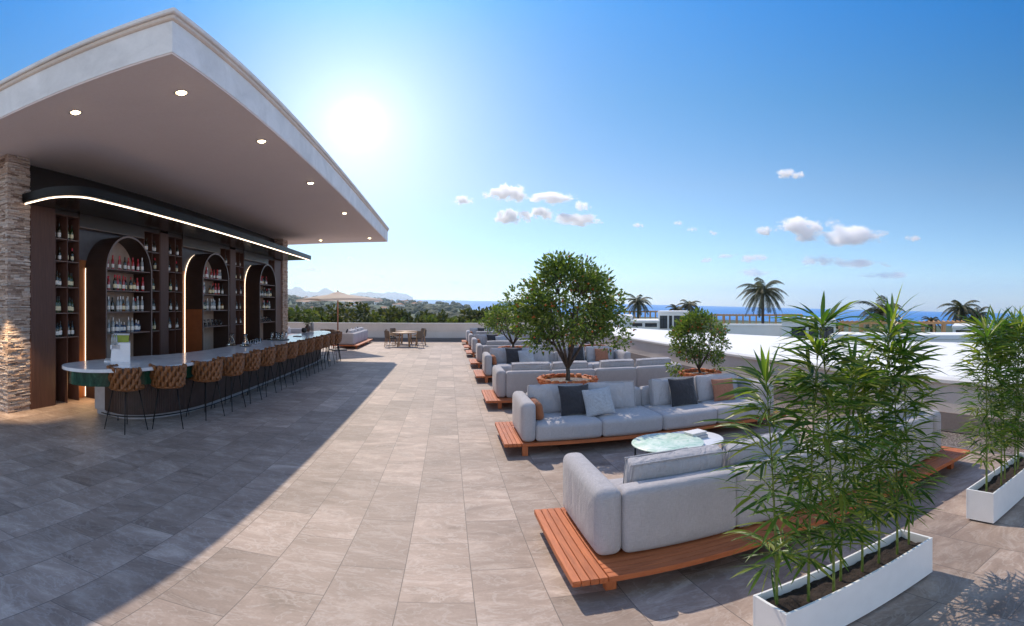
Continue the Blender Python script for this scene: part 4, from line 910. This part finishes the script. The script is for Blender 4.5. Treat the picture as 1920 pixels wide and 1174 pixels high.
# ================================================================== NEIGHBOURING ROOFS AND VILLAS
GZ = -7.0
t = thing('neighbour_house', 'broad white flat roof just beyond the parapet wall', 'building', (12, 12, 0))
m = MB(); P = [(7.36, 33.5), (10.2, 32.5), (16.4, 6.2), (21, -12), (7.36, -12)]; m.prism([(x - 12, y - 12) for x, y in P], GZ, .74); m.build('wall', 'white_stucco', t)
m = MB(); m.prism([(x - 12, y - 12) for x, y in P], .742, .82); m.build('roof', 'white_membrane', t)
def block(px0, px1, ytop, d, depth, lb, name='white_house', wins=(), zb=GZ, mat='white_stucco', cat='building'):
    a = (px0 + px1) / 2; c = dirpt(a, d); rz = -((a - 960) / FPX + YAW); W = (px1 - px0) / FPX * d / 2; zt = CAMH + d * math.tan((YH - ytop) / FPX)
    t = thing(name, lb, cat, (c[0], c[1], zb), rz); h = zt - zb
    MB().box(-W, W, 0, depth, 0, h - .25).build('wall', mat, t); MB().cbox(-W - .06, W + .06, -.06, depth + .06, h - .25, h, .02).build('roof_edge', 'white_stucco', t)
    for u0, u1, y0, y1 in wins:
        x0, x1 = -W + 2 * W * u0, -W + 2 * W * u1; z1 = CAMH + d * math.tan((YH - y0) / FPX) - zb; z0 = CAMH + d * math.tan((YH - y1) / FPX) - zb
        w_ = MB(); fr = .07
        w_.box(x0, x0 + fr, -.05, -.002, z0, z1); w_.box(x1 - fr, x1, -.05, -.002, z0, z1); w_.box(x0 + fr, x1 - fr, -.05, -.002, z1 - fr, z1); w_.box(x0 + fr, x1 - fr, -.05, -.002, z0, z0 + fr); xm = (x0 + x1) / 2; w_.box(xm - .03, xm + .03, -.045, -.002, z0 + fr, z1 - fr); w_.box(x0 + fr, x1 - fr, -.044, -.002, z0 + (z1 - z0) * .7, z0 + (z1 - z0) * .7 + .05)
        f = w_.build('window', 'black_metal', t); MB().box(x0 + fr, x1 - fr, -.02, -.004, z0 + fr, z1 - fr).build('pane', 'window_glass', f)
    return t
block(1234, 1291, 583.5, 62, 8, 'white cube house with tall dark windows behind the small citrus tree', wins=[(.06, .30, 592, 616), (.36, .46, 592, 616), (.52, .92, 592, 616)])
block(1150, 1186, 592, 60, 9, 'low white house behind the biggest citrus tree')
block(1183, 1236, 601, 57, 8, 'low white house wing with a dark slot window beside the cube house', wins=[(.05, .4, 606, 612), (.5, .92, 606, 613)])
block(1355, 1500, 608, 52, 1.2, 'long low white terrace block below the middle pergola', wins=[])
block(1466, 1567, 599, 46, 8, 'white house with dark framed windows behind the foreground bamboo', wins=[(.18, .44, 613, 634), (.5, .66, 613, 634), (.7, .96, 613, 634)])
block(1555, 1960, 628, 26, 2.5, 'wide pale neighbouring roof block beyond the white roof')
block(1786, 1862, 611, 44, 6, 'pale house with a dark window at the right behind the pergola', wins=[(.08, .9, 619, 628)])
block(1100, 1166, 603, 66, 8, 'far low white house at the left of the villas')
def pergola(px0, px1, ytop, ybot, d, n, lb, seed):
    a, b = Vector(dirpt(px0, d)), Vector(dirpt(px1, d)); zt = CAMH + d * math.tan((YH - ytop) / FPX); zb = CAMH + d * math.tan((YH - ybot) / FPX); L = (b - a).length; t = thing('pergola', lb, 'pergola', ((a.x + b.x) / 2, (a.y + b.y) / 2, zb), math.atan2((b - a).y, (b - a).x)); h = zt - zb; rg = random.Random(seed)
    for y in (0, 2.6): MB().box(-L / 2, L / 2, y, y + .16, h - .22, h).build('beam', 'pale_timber', t)
    for i in range(n):
        x = -L / 2 + .1 + (L - .2) * i / (n - 1)
        for y in ((0,) if i % 2 else (0, 2.6)): MB().box(x - .13, x + .13, y + .01, y + .15, -3.0, h - .22).build('post', 'pale_timber', t)
    m = MB()
    for i in range(n * 2): x = -L / 2 + .2 + (L - .4) * i / (n * 2 - 1); m.box(x - .04, x + .04, -.2, 2.95, h, h + .1)
    m.build('rafters', 'pale_timber', t)
pergola(1160, 1240, 583.5, 592, 88, 9, 'pale timber pergola at the left behind the biggest citrus tree', 1)
pergola(1330, 1506, 590, 606, 78, 15, 'long pale timber pergola under the tallest palm', 2)
pergola(1572, 1812, 604, 626, 52, 13, 'pale timber pergola at the right between the bamboo troughs', 3)
pergola(1830, 1960, 612, 624, 56, 7, 'pale timber pergola at the right edge of the view', 4)

# palms
def palm(px, yc, d, Rf, nfr, lb, seed, zb=GZ - 2):
    rg = random.Random(seed); x, y, z = dirpt(px, d, yc); t = thing('palm_tree', lb, 'palm', (x, y, zb), rg.uniform(0, 6), 'palms behind the white houses'); h = z - zb; tr = MB(); n = 16
    tr.tube([(.12 * math.sin(i / n * 2), 0, h * i / n) for i in range(n + 1)], [.24 - .06 * i / n + .015 * (i % 2) for i in range(n + 1)], 8); tr.build('trunk', 'bark', t, True)
    m = MB(); top = Vector((.12 * math.sin(2), 0, h))
    for f in range(nfr):
        az = 2.3999 * f + rg.uniform(-.2, .2); el = 1.05 - 1.75 * (f / nfr) + rg.uniform(-.12, .12); L = 1.45 * Rf * rg.uniform(.85, 1.1); p = top.copy(); d_ = Vector((math.cos(az) * math.cos(el), math.sin(az) * math.cos(el), math.sin(el))); N = 22; sd = Vector((-math.sin(az), math.cos(az), 0))
        for i in range(N):
            q = p + d_ * L / N; m.add([p - sd * .02, p + sd * .02, q + sd * .02, q - sd * .02], [(0, 1, 2, 3)])
            fr = (i + .5) / N; ll = Rf * .30 * math.sin(PI * min(1, .12 + fr * .88)) ** .7
            for s_ in (-1, 1):
                for sub in (0, .5):
                    b0 = p.lerp(q, sub); ld = (sd * s_ * .85 + d_ * .55 + Vector((0, 0, -.45 + rg.uniform(-.15, .15)))).normalized(); wv = d_ * .05
                    m.add([b0 - wv * .4, b0 + wv, b0 + ld * ll * .6 + wv * .8 - Vector((0, 0, .03)), b0 + ld * ll - Vector((0, 0, .12 * ll))], [(0, 1, 2), (0, 2, 3)])
            p = q; d_ = (d_ + Vector((0, 0, -.085))).normalized()
    m.build('crown', 'palm_leaf', t)
palm(1196, 566, 82, 2.3, 26, 'small palm just right of the biggest citrus tree', 1); palm(1290, 572, 78, 1.9, 24, 'palm above the white cube house', 2); palm(1268, 580, 84, 1.7, 24, 'low palm left of the one above the cube house', 3)
palm(1431, 546, 62, 2.8, 38, 'tallest palm above the long pergola', 4); palm(1652, 585, 60, 2.9, 30, 'palm with a long leaning frond behind the bamboo tops', 5)
palm(1800, 580, 58, 2.2, 28, 'taller palm of the pair at the right', 6); palm(1834, 590, 60, 1.9, 26, 'shorter palm of the pair at the right', 7); palm(1748, 602, 62, 1.3, 18, 'small palm left of the right hand pair', 8); palm(1566, 602, 62, 1.0, 16, 'tiny palm between the two pergolas', 9)

# ================================================================== LAND, TREES BEYOND THE WALL, SEA, HILLS
SA, SB, SZ = -.021, .0134, -25.0
def sea_z(x, y):
    X = x * math.cos(YAW) - y * math.sin(YAW); Y = x * math.sin(YAW) + y * math.cos(YAW); return SZ + SA * X + SB * Y
RS = 7000
m = MB(); N = 96; m.add([(0, 0, sea_z(0, 0))] + [(RS * math.sin(2 * PI * i / N), RS * math.cos(2 * PI * i / N), sea_z(RS * math.sin(2 * PI * i / N), RS * math.cos(2 * PI * i / N))) for i in range(N)], [(0, i + 1, (i + 1) % N + 1)[::-1] for i in range(N)]); struct(m.build('sea', 'sea_water'))
def interp(x, P):
    if x <= P[0][0]: return P[0][1]
    for (a, b), (c, d) in zip(P, P[1:]):
        if x <= c: return b + (d - b) * (x - a) / (c - a)
    return P[-1][1]
COAST = [(300, 6900), (690, 6900), (735, 4600), (775, 3000), (815, 1950), (870, 1250), (950, 1050), (1100, 850), (1920, 750), (2700, 700), (3700, 700), (4500, 6900)]
RIDGE = [(300, 553), (480, 555), (535, 557), (600, 559.5), (650, 560), (690, 561.5), (740, 565.5), (790, 568.5), (840, 571.5), (870, 573)]
def land_z(px, r):
    x, y = dirpt(px, r); s = sea_z(x, y); c = interp(px, COAST); base = GZ - 2.0
    if r < 70: z = base - (r - 30) * .05 if r > 30 else base
    else:
        z = base - 2.0 + (s + 4 - base + 2.0) * min(1, (r - 70) / (min(c, 1600) - 70)) ** .8
    if px < 880 or px > 4200:
        e = (YH - interp(px if px < 900 else 300, RIDGE)) / FPX; rr = 2300.0; hz = CAMH + e * r; f = min(1, max(0, (r - 120) / (rr - 120))); f = f * f * (3 - 2 * f) if r < rr else max(0, 1 - (r - rr) / 2400)
        if r > rr: hz = CAMH + e * rr
        z = z * (1 - f) + hz * f
        z += (6 * mn.noise(Vector((x * .004, y * .004, 0))) + 2.5 * mn.noise(Vector((x * .015, y * .015, 3)))) * min(1, max(0, (r - 200) / 500)) * (1 if r < 1900 else .4)
    if r > c: z = s - 6
    elif r > c * .93: z = z + (s - 1 - z) * (r - c * .93) / (c * .07)
    return z
m = MB(); rings = [20, 30, 45, 70, 100, 140, 190, 250, 330, 420, 520, 640, 780, 900, 1020, 1180, 1300, 1450, 1650, 1900, 2300, 2700, 3200, 3900, 4600, 5400, 6200, 6900]; PXS = list(range(300, 1100, 8)) + list(range(1100, 300 + int(2 * PI * FPX), 60)); vs = []
for r in rings:
    for px in PXS: x, y = dirpt(px, r); vs.append((x, y, land_z(px, r)))
n = len(PXS); fs = [(i * n + j, i * n + (j + 1) % n, (i + 1) * n + (j + 1) % n, (i + 1) * n + j)[::-1] for i in range(len(rings) - 1) for j in range(n)]; m.add(vs, fs); struct(m.build('land', 'land', smooth=True))
def ridge(name, P, d, depth, base, mat, seed):
    m = MB(); pts = catmull([(a, b, 0) for a, b in P], 10, False); n = len(pts); rows_ = []
    for k_, (dd, f) in enumerate(((-depth, 0), (-depth * .5, .55), (0, 1), (depth * .5, .6), (depth, 0))):
        for i, (px, yy, _) in enumerate(pts):
            x, y = dirpt(px, d + dd); h = CAMH + d * math.tan((YH - yy) / FPX); z = base + (h - base) * f + (mn.noise(Vector((px * .09, k_ * 2, seed))) * (h - base) * .10 if 0 < f else 0); rows_.append((x, y, z if 0 < i < n - 1 else base))
    m.add(rows_, [(k_ * n + i, k_ * n + i + 1, (k_ + 1) * n + i + 1, (k_ + 1) * n + i) for k_ in range(4) for i in range(n - 1)]); o = m.build(name, mat, smooth=True); return struct(o)
ridge('hills', [(300, 545), (420, 544), (520, 544), (560, 546), (610, 550), (650, 554), (700, 559), (760, 564)], 4700, 700, -20, 'haze_paled_rock', 1)
ridge('mountains', [(380, 556), (450, 546), (520, 547), (545, 542), (557, 538), (575, 545), (592, 549), (604, 542), (611, 540), (626, 547), (645, 553), (662, 551), (680, 547.5), (700, 548.5), (720, 549.5), (740, 548), (758, 551), (775, 557)], 6350, 450, -20, 'haze_paled_rock', 2)

def far_tree(px, ytop, d, W, lb, seed, mat='far_leaf', zg=None, L=.5, nb=36, nl=60):
    rg = random.Random(seed); zt = CAMH + d * math.tan((YH - ytop) / FPX); x, y = dirpt(px, d); zb = land_z(px, d) if zg is None else zg; h = zt - zb; t = thing('broadleaf_tree' if mat == 'far_leaf' else 'shrub_tree', lb, 'tree', (x, y, zb), 0, 'trees beyond the far wall'); tr = MB(); tr.tube([(0, 0, -.5), (.1, 0, h * .3), (0, 0, h * .6)], [W * .06, W * .05, W * .03], 7)
    lf = MB(); cz = h * .62; Rz = h * .38
    for b in range(nb):
        a = rg.uniform(0, 6.28); u = rg.uniform(-.9, 1); rr = math.sqrt(1 - u * u) * math.sqrt(rg.uniform(.3, 1)); q = Vector((W / 2 * rr * math.cos(a), W / 2 * rr * math.sin(a), cz + Rz * u * .88)); rb_ = W * .13 * rg.uniform(.7, 1.3)
        if b % 3 == 0: tr.tube([(0, 0, h * .4), q * .6 + Vector((0, 0, h * .2)), q], [W * .02, W * .012, .02], 4)
        for i in range(nl):
            dv = Vector((rg.gauss(0, 1), rg.gauss(0, 1), rg.gauss(0, .8))); dv = dv.normalized() * rb_ * rg.uniform(.3, 1); pp = q + dv; d_ = (dv.normalized() + Vector((rg.gauss(0, .6), rg.gauss(0, .6), rg.gauss(0, .6)))).normalized(); l = L * rg.uniform(.6, 1.2); s_ = d_.cross(Vector((rg.gauss(0, 1), rg.gauss(0, 1), rg.gauss(0, 1)))).normalized()
            lf.add([pp, pp + d_ * l * .5 + s_ * l * .3, pp + d_ * l, pp + d_ * l * .5 - s_ * l * .3], [(0, 1, 2, 3)])
    tr.build('trunk', 'bark', t, True); lf.build('crown', mat, t)
FT = [(610, 569, 44, 5, 0), (645, 563, 42, 6, 0), (672, 564, 43, 5.5, 0), (560, 574, 40, 4, 1), (545, 580, 44, 3.5, 0), (590, 580, 38, 4, 1), (700, 587, 46, 3.5, 1), (712, 578, 60, 5, 0), (732, 574, 66, 5, 0), (752, 581, 60, 4, 0), (748, 592, 44, 3, 1), (775, 590, 46, 4, 0), (795, 580, 70, 4.5, 0), (803, 590, 50, 4, 1), (828, 588, 52, 4.5, 0), (845, 594, 44, 3, 1), (858, 592, 50, 4, 0), (887, 575, 64, 5.5, 0), (908, 578, 62, 5, 0), (872, 596, 46, 3.5, 1), (898, 598, 42, 3, 1), (925, 590, 55, 4.5, 0), (950, 585, 60, 5, 0), (530, 577, 48, 5, 0), (500, 575, 50, 6, 0), (985, 588, 60, 4.5, 0), (1020, 590, 58, 4, 0)]
pos_nm = lambda px: 'behind the pavilion end' if px < 540 else 'left of the parasol' if px < 600 else 'behind the parasol' if px < 690 else 'left of the dining tables' if px < 722 else 'behind the dining tables' if px < 800 else 'right of the dining tables' if px < 865 else 'behind the sofa rows' if px < 960 else 'behind the biggest citrus tree'
for i, (px, yt, d, W, kd) in enumerate(FT):
    far_tree(px, yt, d, W, ('light olive bushy tree ' if kd else 'dark green broad tree ') + 'beyond the far wall, ' + pos_nm(px) + (', farther' if d > 55 else ''), 300 + i, 'bush_leaf' if kd else 'far_leaf', None, .5 * d / 48, 40, 60)
# woodland and houses on the far slopes
rg = random.Random(77); ico = bmesh.new(); bmesh.ops.create_icosphere(ico, subdivisions=2, radius=1); iv = [v.co.copy() for v in ico.verts]; iF = [tuple(v.index for v in f.verts) for f in ico.faces]; ico.free()
m = MB()
for i in range(2600):
    px = rg.uniform(470, 890); r = 85 * (24 ** (rg.random() ** .8)); c = interp(px, COAST)
    if r > c * .95: continue
    if mn.noise(Vector((px * .02, math.log(r) * 3, 5))) < -.12: continue
    x, y = dirpt(px, r); z = land_z(px, r); s = rg.uniform(2.0, 4.2) * (1 + r / 1600); sd = rg.uniform(0, 99)
    m.add([(x + p.x * s * (1 + .35 * mn.noise(p * 1.8 + Vector((sd, 0, 0)))), y + p.y * s * (1 + .35 * mn.noise(p * 1.8 + Vector((sd, 0, 0)))), z + s * .55 + p.z * s * .8 * (1 + .4 * mn.noise(p * 2.2 + Vector((0, sd, 0))))) for p in iv], iF)
o = m.build('woodland', 'wood_leaf'); struct(o, 'stuff'); tag(o, 'far off woods on the slopes down to the sea', 'woodland')
m = MB(); m.box(-5, 5, -4, 4, -3, 4, 0); m.add([(-5.4, -4.4, 4), (5.4, -4.4, 4), (5.4, 4.4, 4), (-5.4, 4.4, 4), (-3, 0, 6.2), (3, 0, 6.2)], [(0, 1, 5, 4), (1, 2, 5), (2, 3, 4, 5), (3, 0, 4)], 1)
for x in (-3, 0, 3): m.box(x - .7, x + .7, -4.03, -4.002, 0.8, 2.6, 2)
hm = m.build('far_house', ['white_stucco', 'roof_tile', 'window_glass']); hme = hm.data; bpy.data.objects.remove(hm)
for i in range(46):
    px = rg.uniform(540, 800); r = rg.uniform(700, 2250)
    if r > interp(px, COAST) * .9: continue
    x, y = dirpt(px, r); o = bpy.data.objects.new('far_house', hme); C.objects.link(o); o.location = (x, y, land_z(px, r) + 2); o.rotation_euler[2] = rg.uniform(-.6, .6); s = rg.uniform(.7, 1.3); o.scale = (s, s, s); tag(o, 'tiny pale house on the far wooded slope towards the sea', 'house', 'far houses on the wooded slopes')

# ================================================================== CLOUDS
CLB, CLD = .40, .035
k = NT('cloud'); k.t.nodes.remove(k.b); pv = k.n('ShaderNodeVolumePrincipled'); pv.inputs['Color'].default_value = (1, 1, 1, 1); pv.inputs['Anisotropy'].default_value = .35
v = k.coord('Object'); ln = k.n('ShaderNodeVectorMath', operation='LENGTH'); k.l(v, ln.inputs[0]); oi = k.n('ShaderNodeObjectInfo')
def cl_noise(sc): 
    c = k.n('ShaderNodeTexCoord'); return k.noise(k.world((1 / sc, 1 / sc, 1 / sc)), 1, 5, .62)
rv_ = k.n('ShaderNodeVectorMath', operation='ADD'); rx_ = k.n('ShaderNodeCombineXYZ'); k.l(k.math('MULTIPLY', oi.outputs['Random'], 60), rx_.inputs[0]); k.l(v, rv_.inputs[0]); k.l(rx_.outputs[0], rv_.inputs[1])
sv_ = k.n('ShaderNodeMapping'); sv_.inputs['Scale'].default_value = (1.5, .8, .75); k.l(rv_.outputs[0], sv_.inputs[0])
n_ = k.math('ADD', k.math('MULTIPLY', k.math('SUBTRACT', k.noise(sv_.outputs[0], 1.15, 3, .55), .5), 2.6), k.math('MULTIPLY', k.math('SUBTRACT', k.noise(sv_.outputs[0], 3.6, 5, .65), .5), 1.5))
r2_ = k.math('MULTIPLY', k.math('POWER', ln.outputs['Value'], 2.0), .85)
dn = k.math('ADD', k.math('SUBTRACT', CLB, r2_), n_); dn = k.math('MULTIPLY', k.math('MULTIPLY', dn, 1.15, True), k.math('MULTIPLY', oi.outputs['Alpha'], CLD))
pv.inputs['Emission Color'].default_value = (1, 1, 1, 1)
k.l(dn, pv.inputs['Density']); k.l(pv.outputs[0], k.out.inputs['Volume'])
CL = [(866, 375, 34, 14, 1), (930, 364, 46, 14, 1), (958, 361, 62, 26, 1), (962, 407, 54, 24, 1), (1035, 371, 80, 18, 1), (1015, 401, 58, 16, 1), (1075, 412, 92, 16, 1), (1092, 386, 30, 18, .6), (1196, 423, 22, 8, .6), (1473, 326, 32, 16, 1), (1495, 328, 24, 14, 1), (1433, 433, 32, 14, .9), (1500, 424, 84, 30, 1), (1570, 440, 150, 40, 1), (1713, 447, 26, 11, .7), (1325, 488, 26, 8, .7), (1357, 480, 32, 8, .7), (1407, 483, 58, 14, .8), (1537, 488, 80, 18, .55), (1605, 495, 110, 16, .6), (1415, 511, 70, 14, .4), (1665, 517, 90, 14, .4), (1338, 437, 18, 8, .6), (1272, 418, 20, 8, .5), (1297, 430, 20, 8, .4), (655, 485, 20, 7, .4), (580, 506, 50, 9, .5), (715, 517, 24, 8, .4), (850, 528, 36, 10, .3)]
cnm = lambda px, y: 'left of the cloud group above the citrus tree' if px < 900 else 'in the cloud group above the biggest citrus tree' if px < 1130 else 'right of the group above the citrus tree' if px < 1310 else 'above the tallest palm' if px < 1455 else 'in the cloud group at the right'
CM = MB(); CM.add([(p.x * 1.25, p.y * 1.25, p.z * 1.25) for p in iv], iF); cobj = CM.build('cloud', 'cloud'); cme = cobj.data; bpy.data.objects.remove(cobj)
szn = lambda w_: 'wide white cloud' if w_ > 75 else 'white cloud' if w_ > 40 else 'small white cloud scrap'
for i, (px, yy, w_, h_, den) in enumerate(CL):
    D = 11000; x, y, z = dirpt(px, D, yy); o = bpy.data.objects.new('cloud', cme); C.objects.link(o); o.location = (x, y, z); o.rotation_euler[2] = -((px - 960) / FPX + YAW)
    a = w_ / FPX * D / 2 * 1.38; b = h_ / FPX * D / 2 * 1.5; o.scale = (a, min(a, 500), b); o.color = (1, 1, 1, den if yy < 470 else den * .4); tag(o, '%s %s, %s' % (szn(w_), cnm(px, yy), 'high' if yy < 395 else 'mid height' if yy < 450 else 'low'), 'cloud', 'scattered fair weather clouds')

# ================================================================== HAZE
k = NT('haze_air'); k.t.nodes.remove(k.b); pv = k.n('ShaderNodeVolumePrincipled'); pv.inputs['Color'].default_value = (.76, .90, 1, 1); pv.inputs['Density'].default_value = .00013; pv.inputs['Anisotropy'].default_value = .5; k.l(pv.outputs[0], k.out.inputs['Volume'])
zl = sea_z(0, 0) - 180
o = MB().box(-7300, 7300, -7300, 7300, zl, 330).build('haze', 'haze_air'); struct(o, 'stuff'); tag(o, 'thin pale sea haze over the far coast', 'haze')
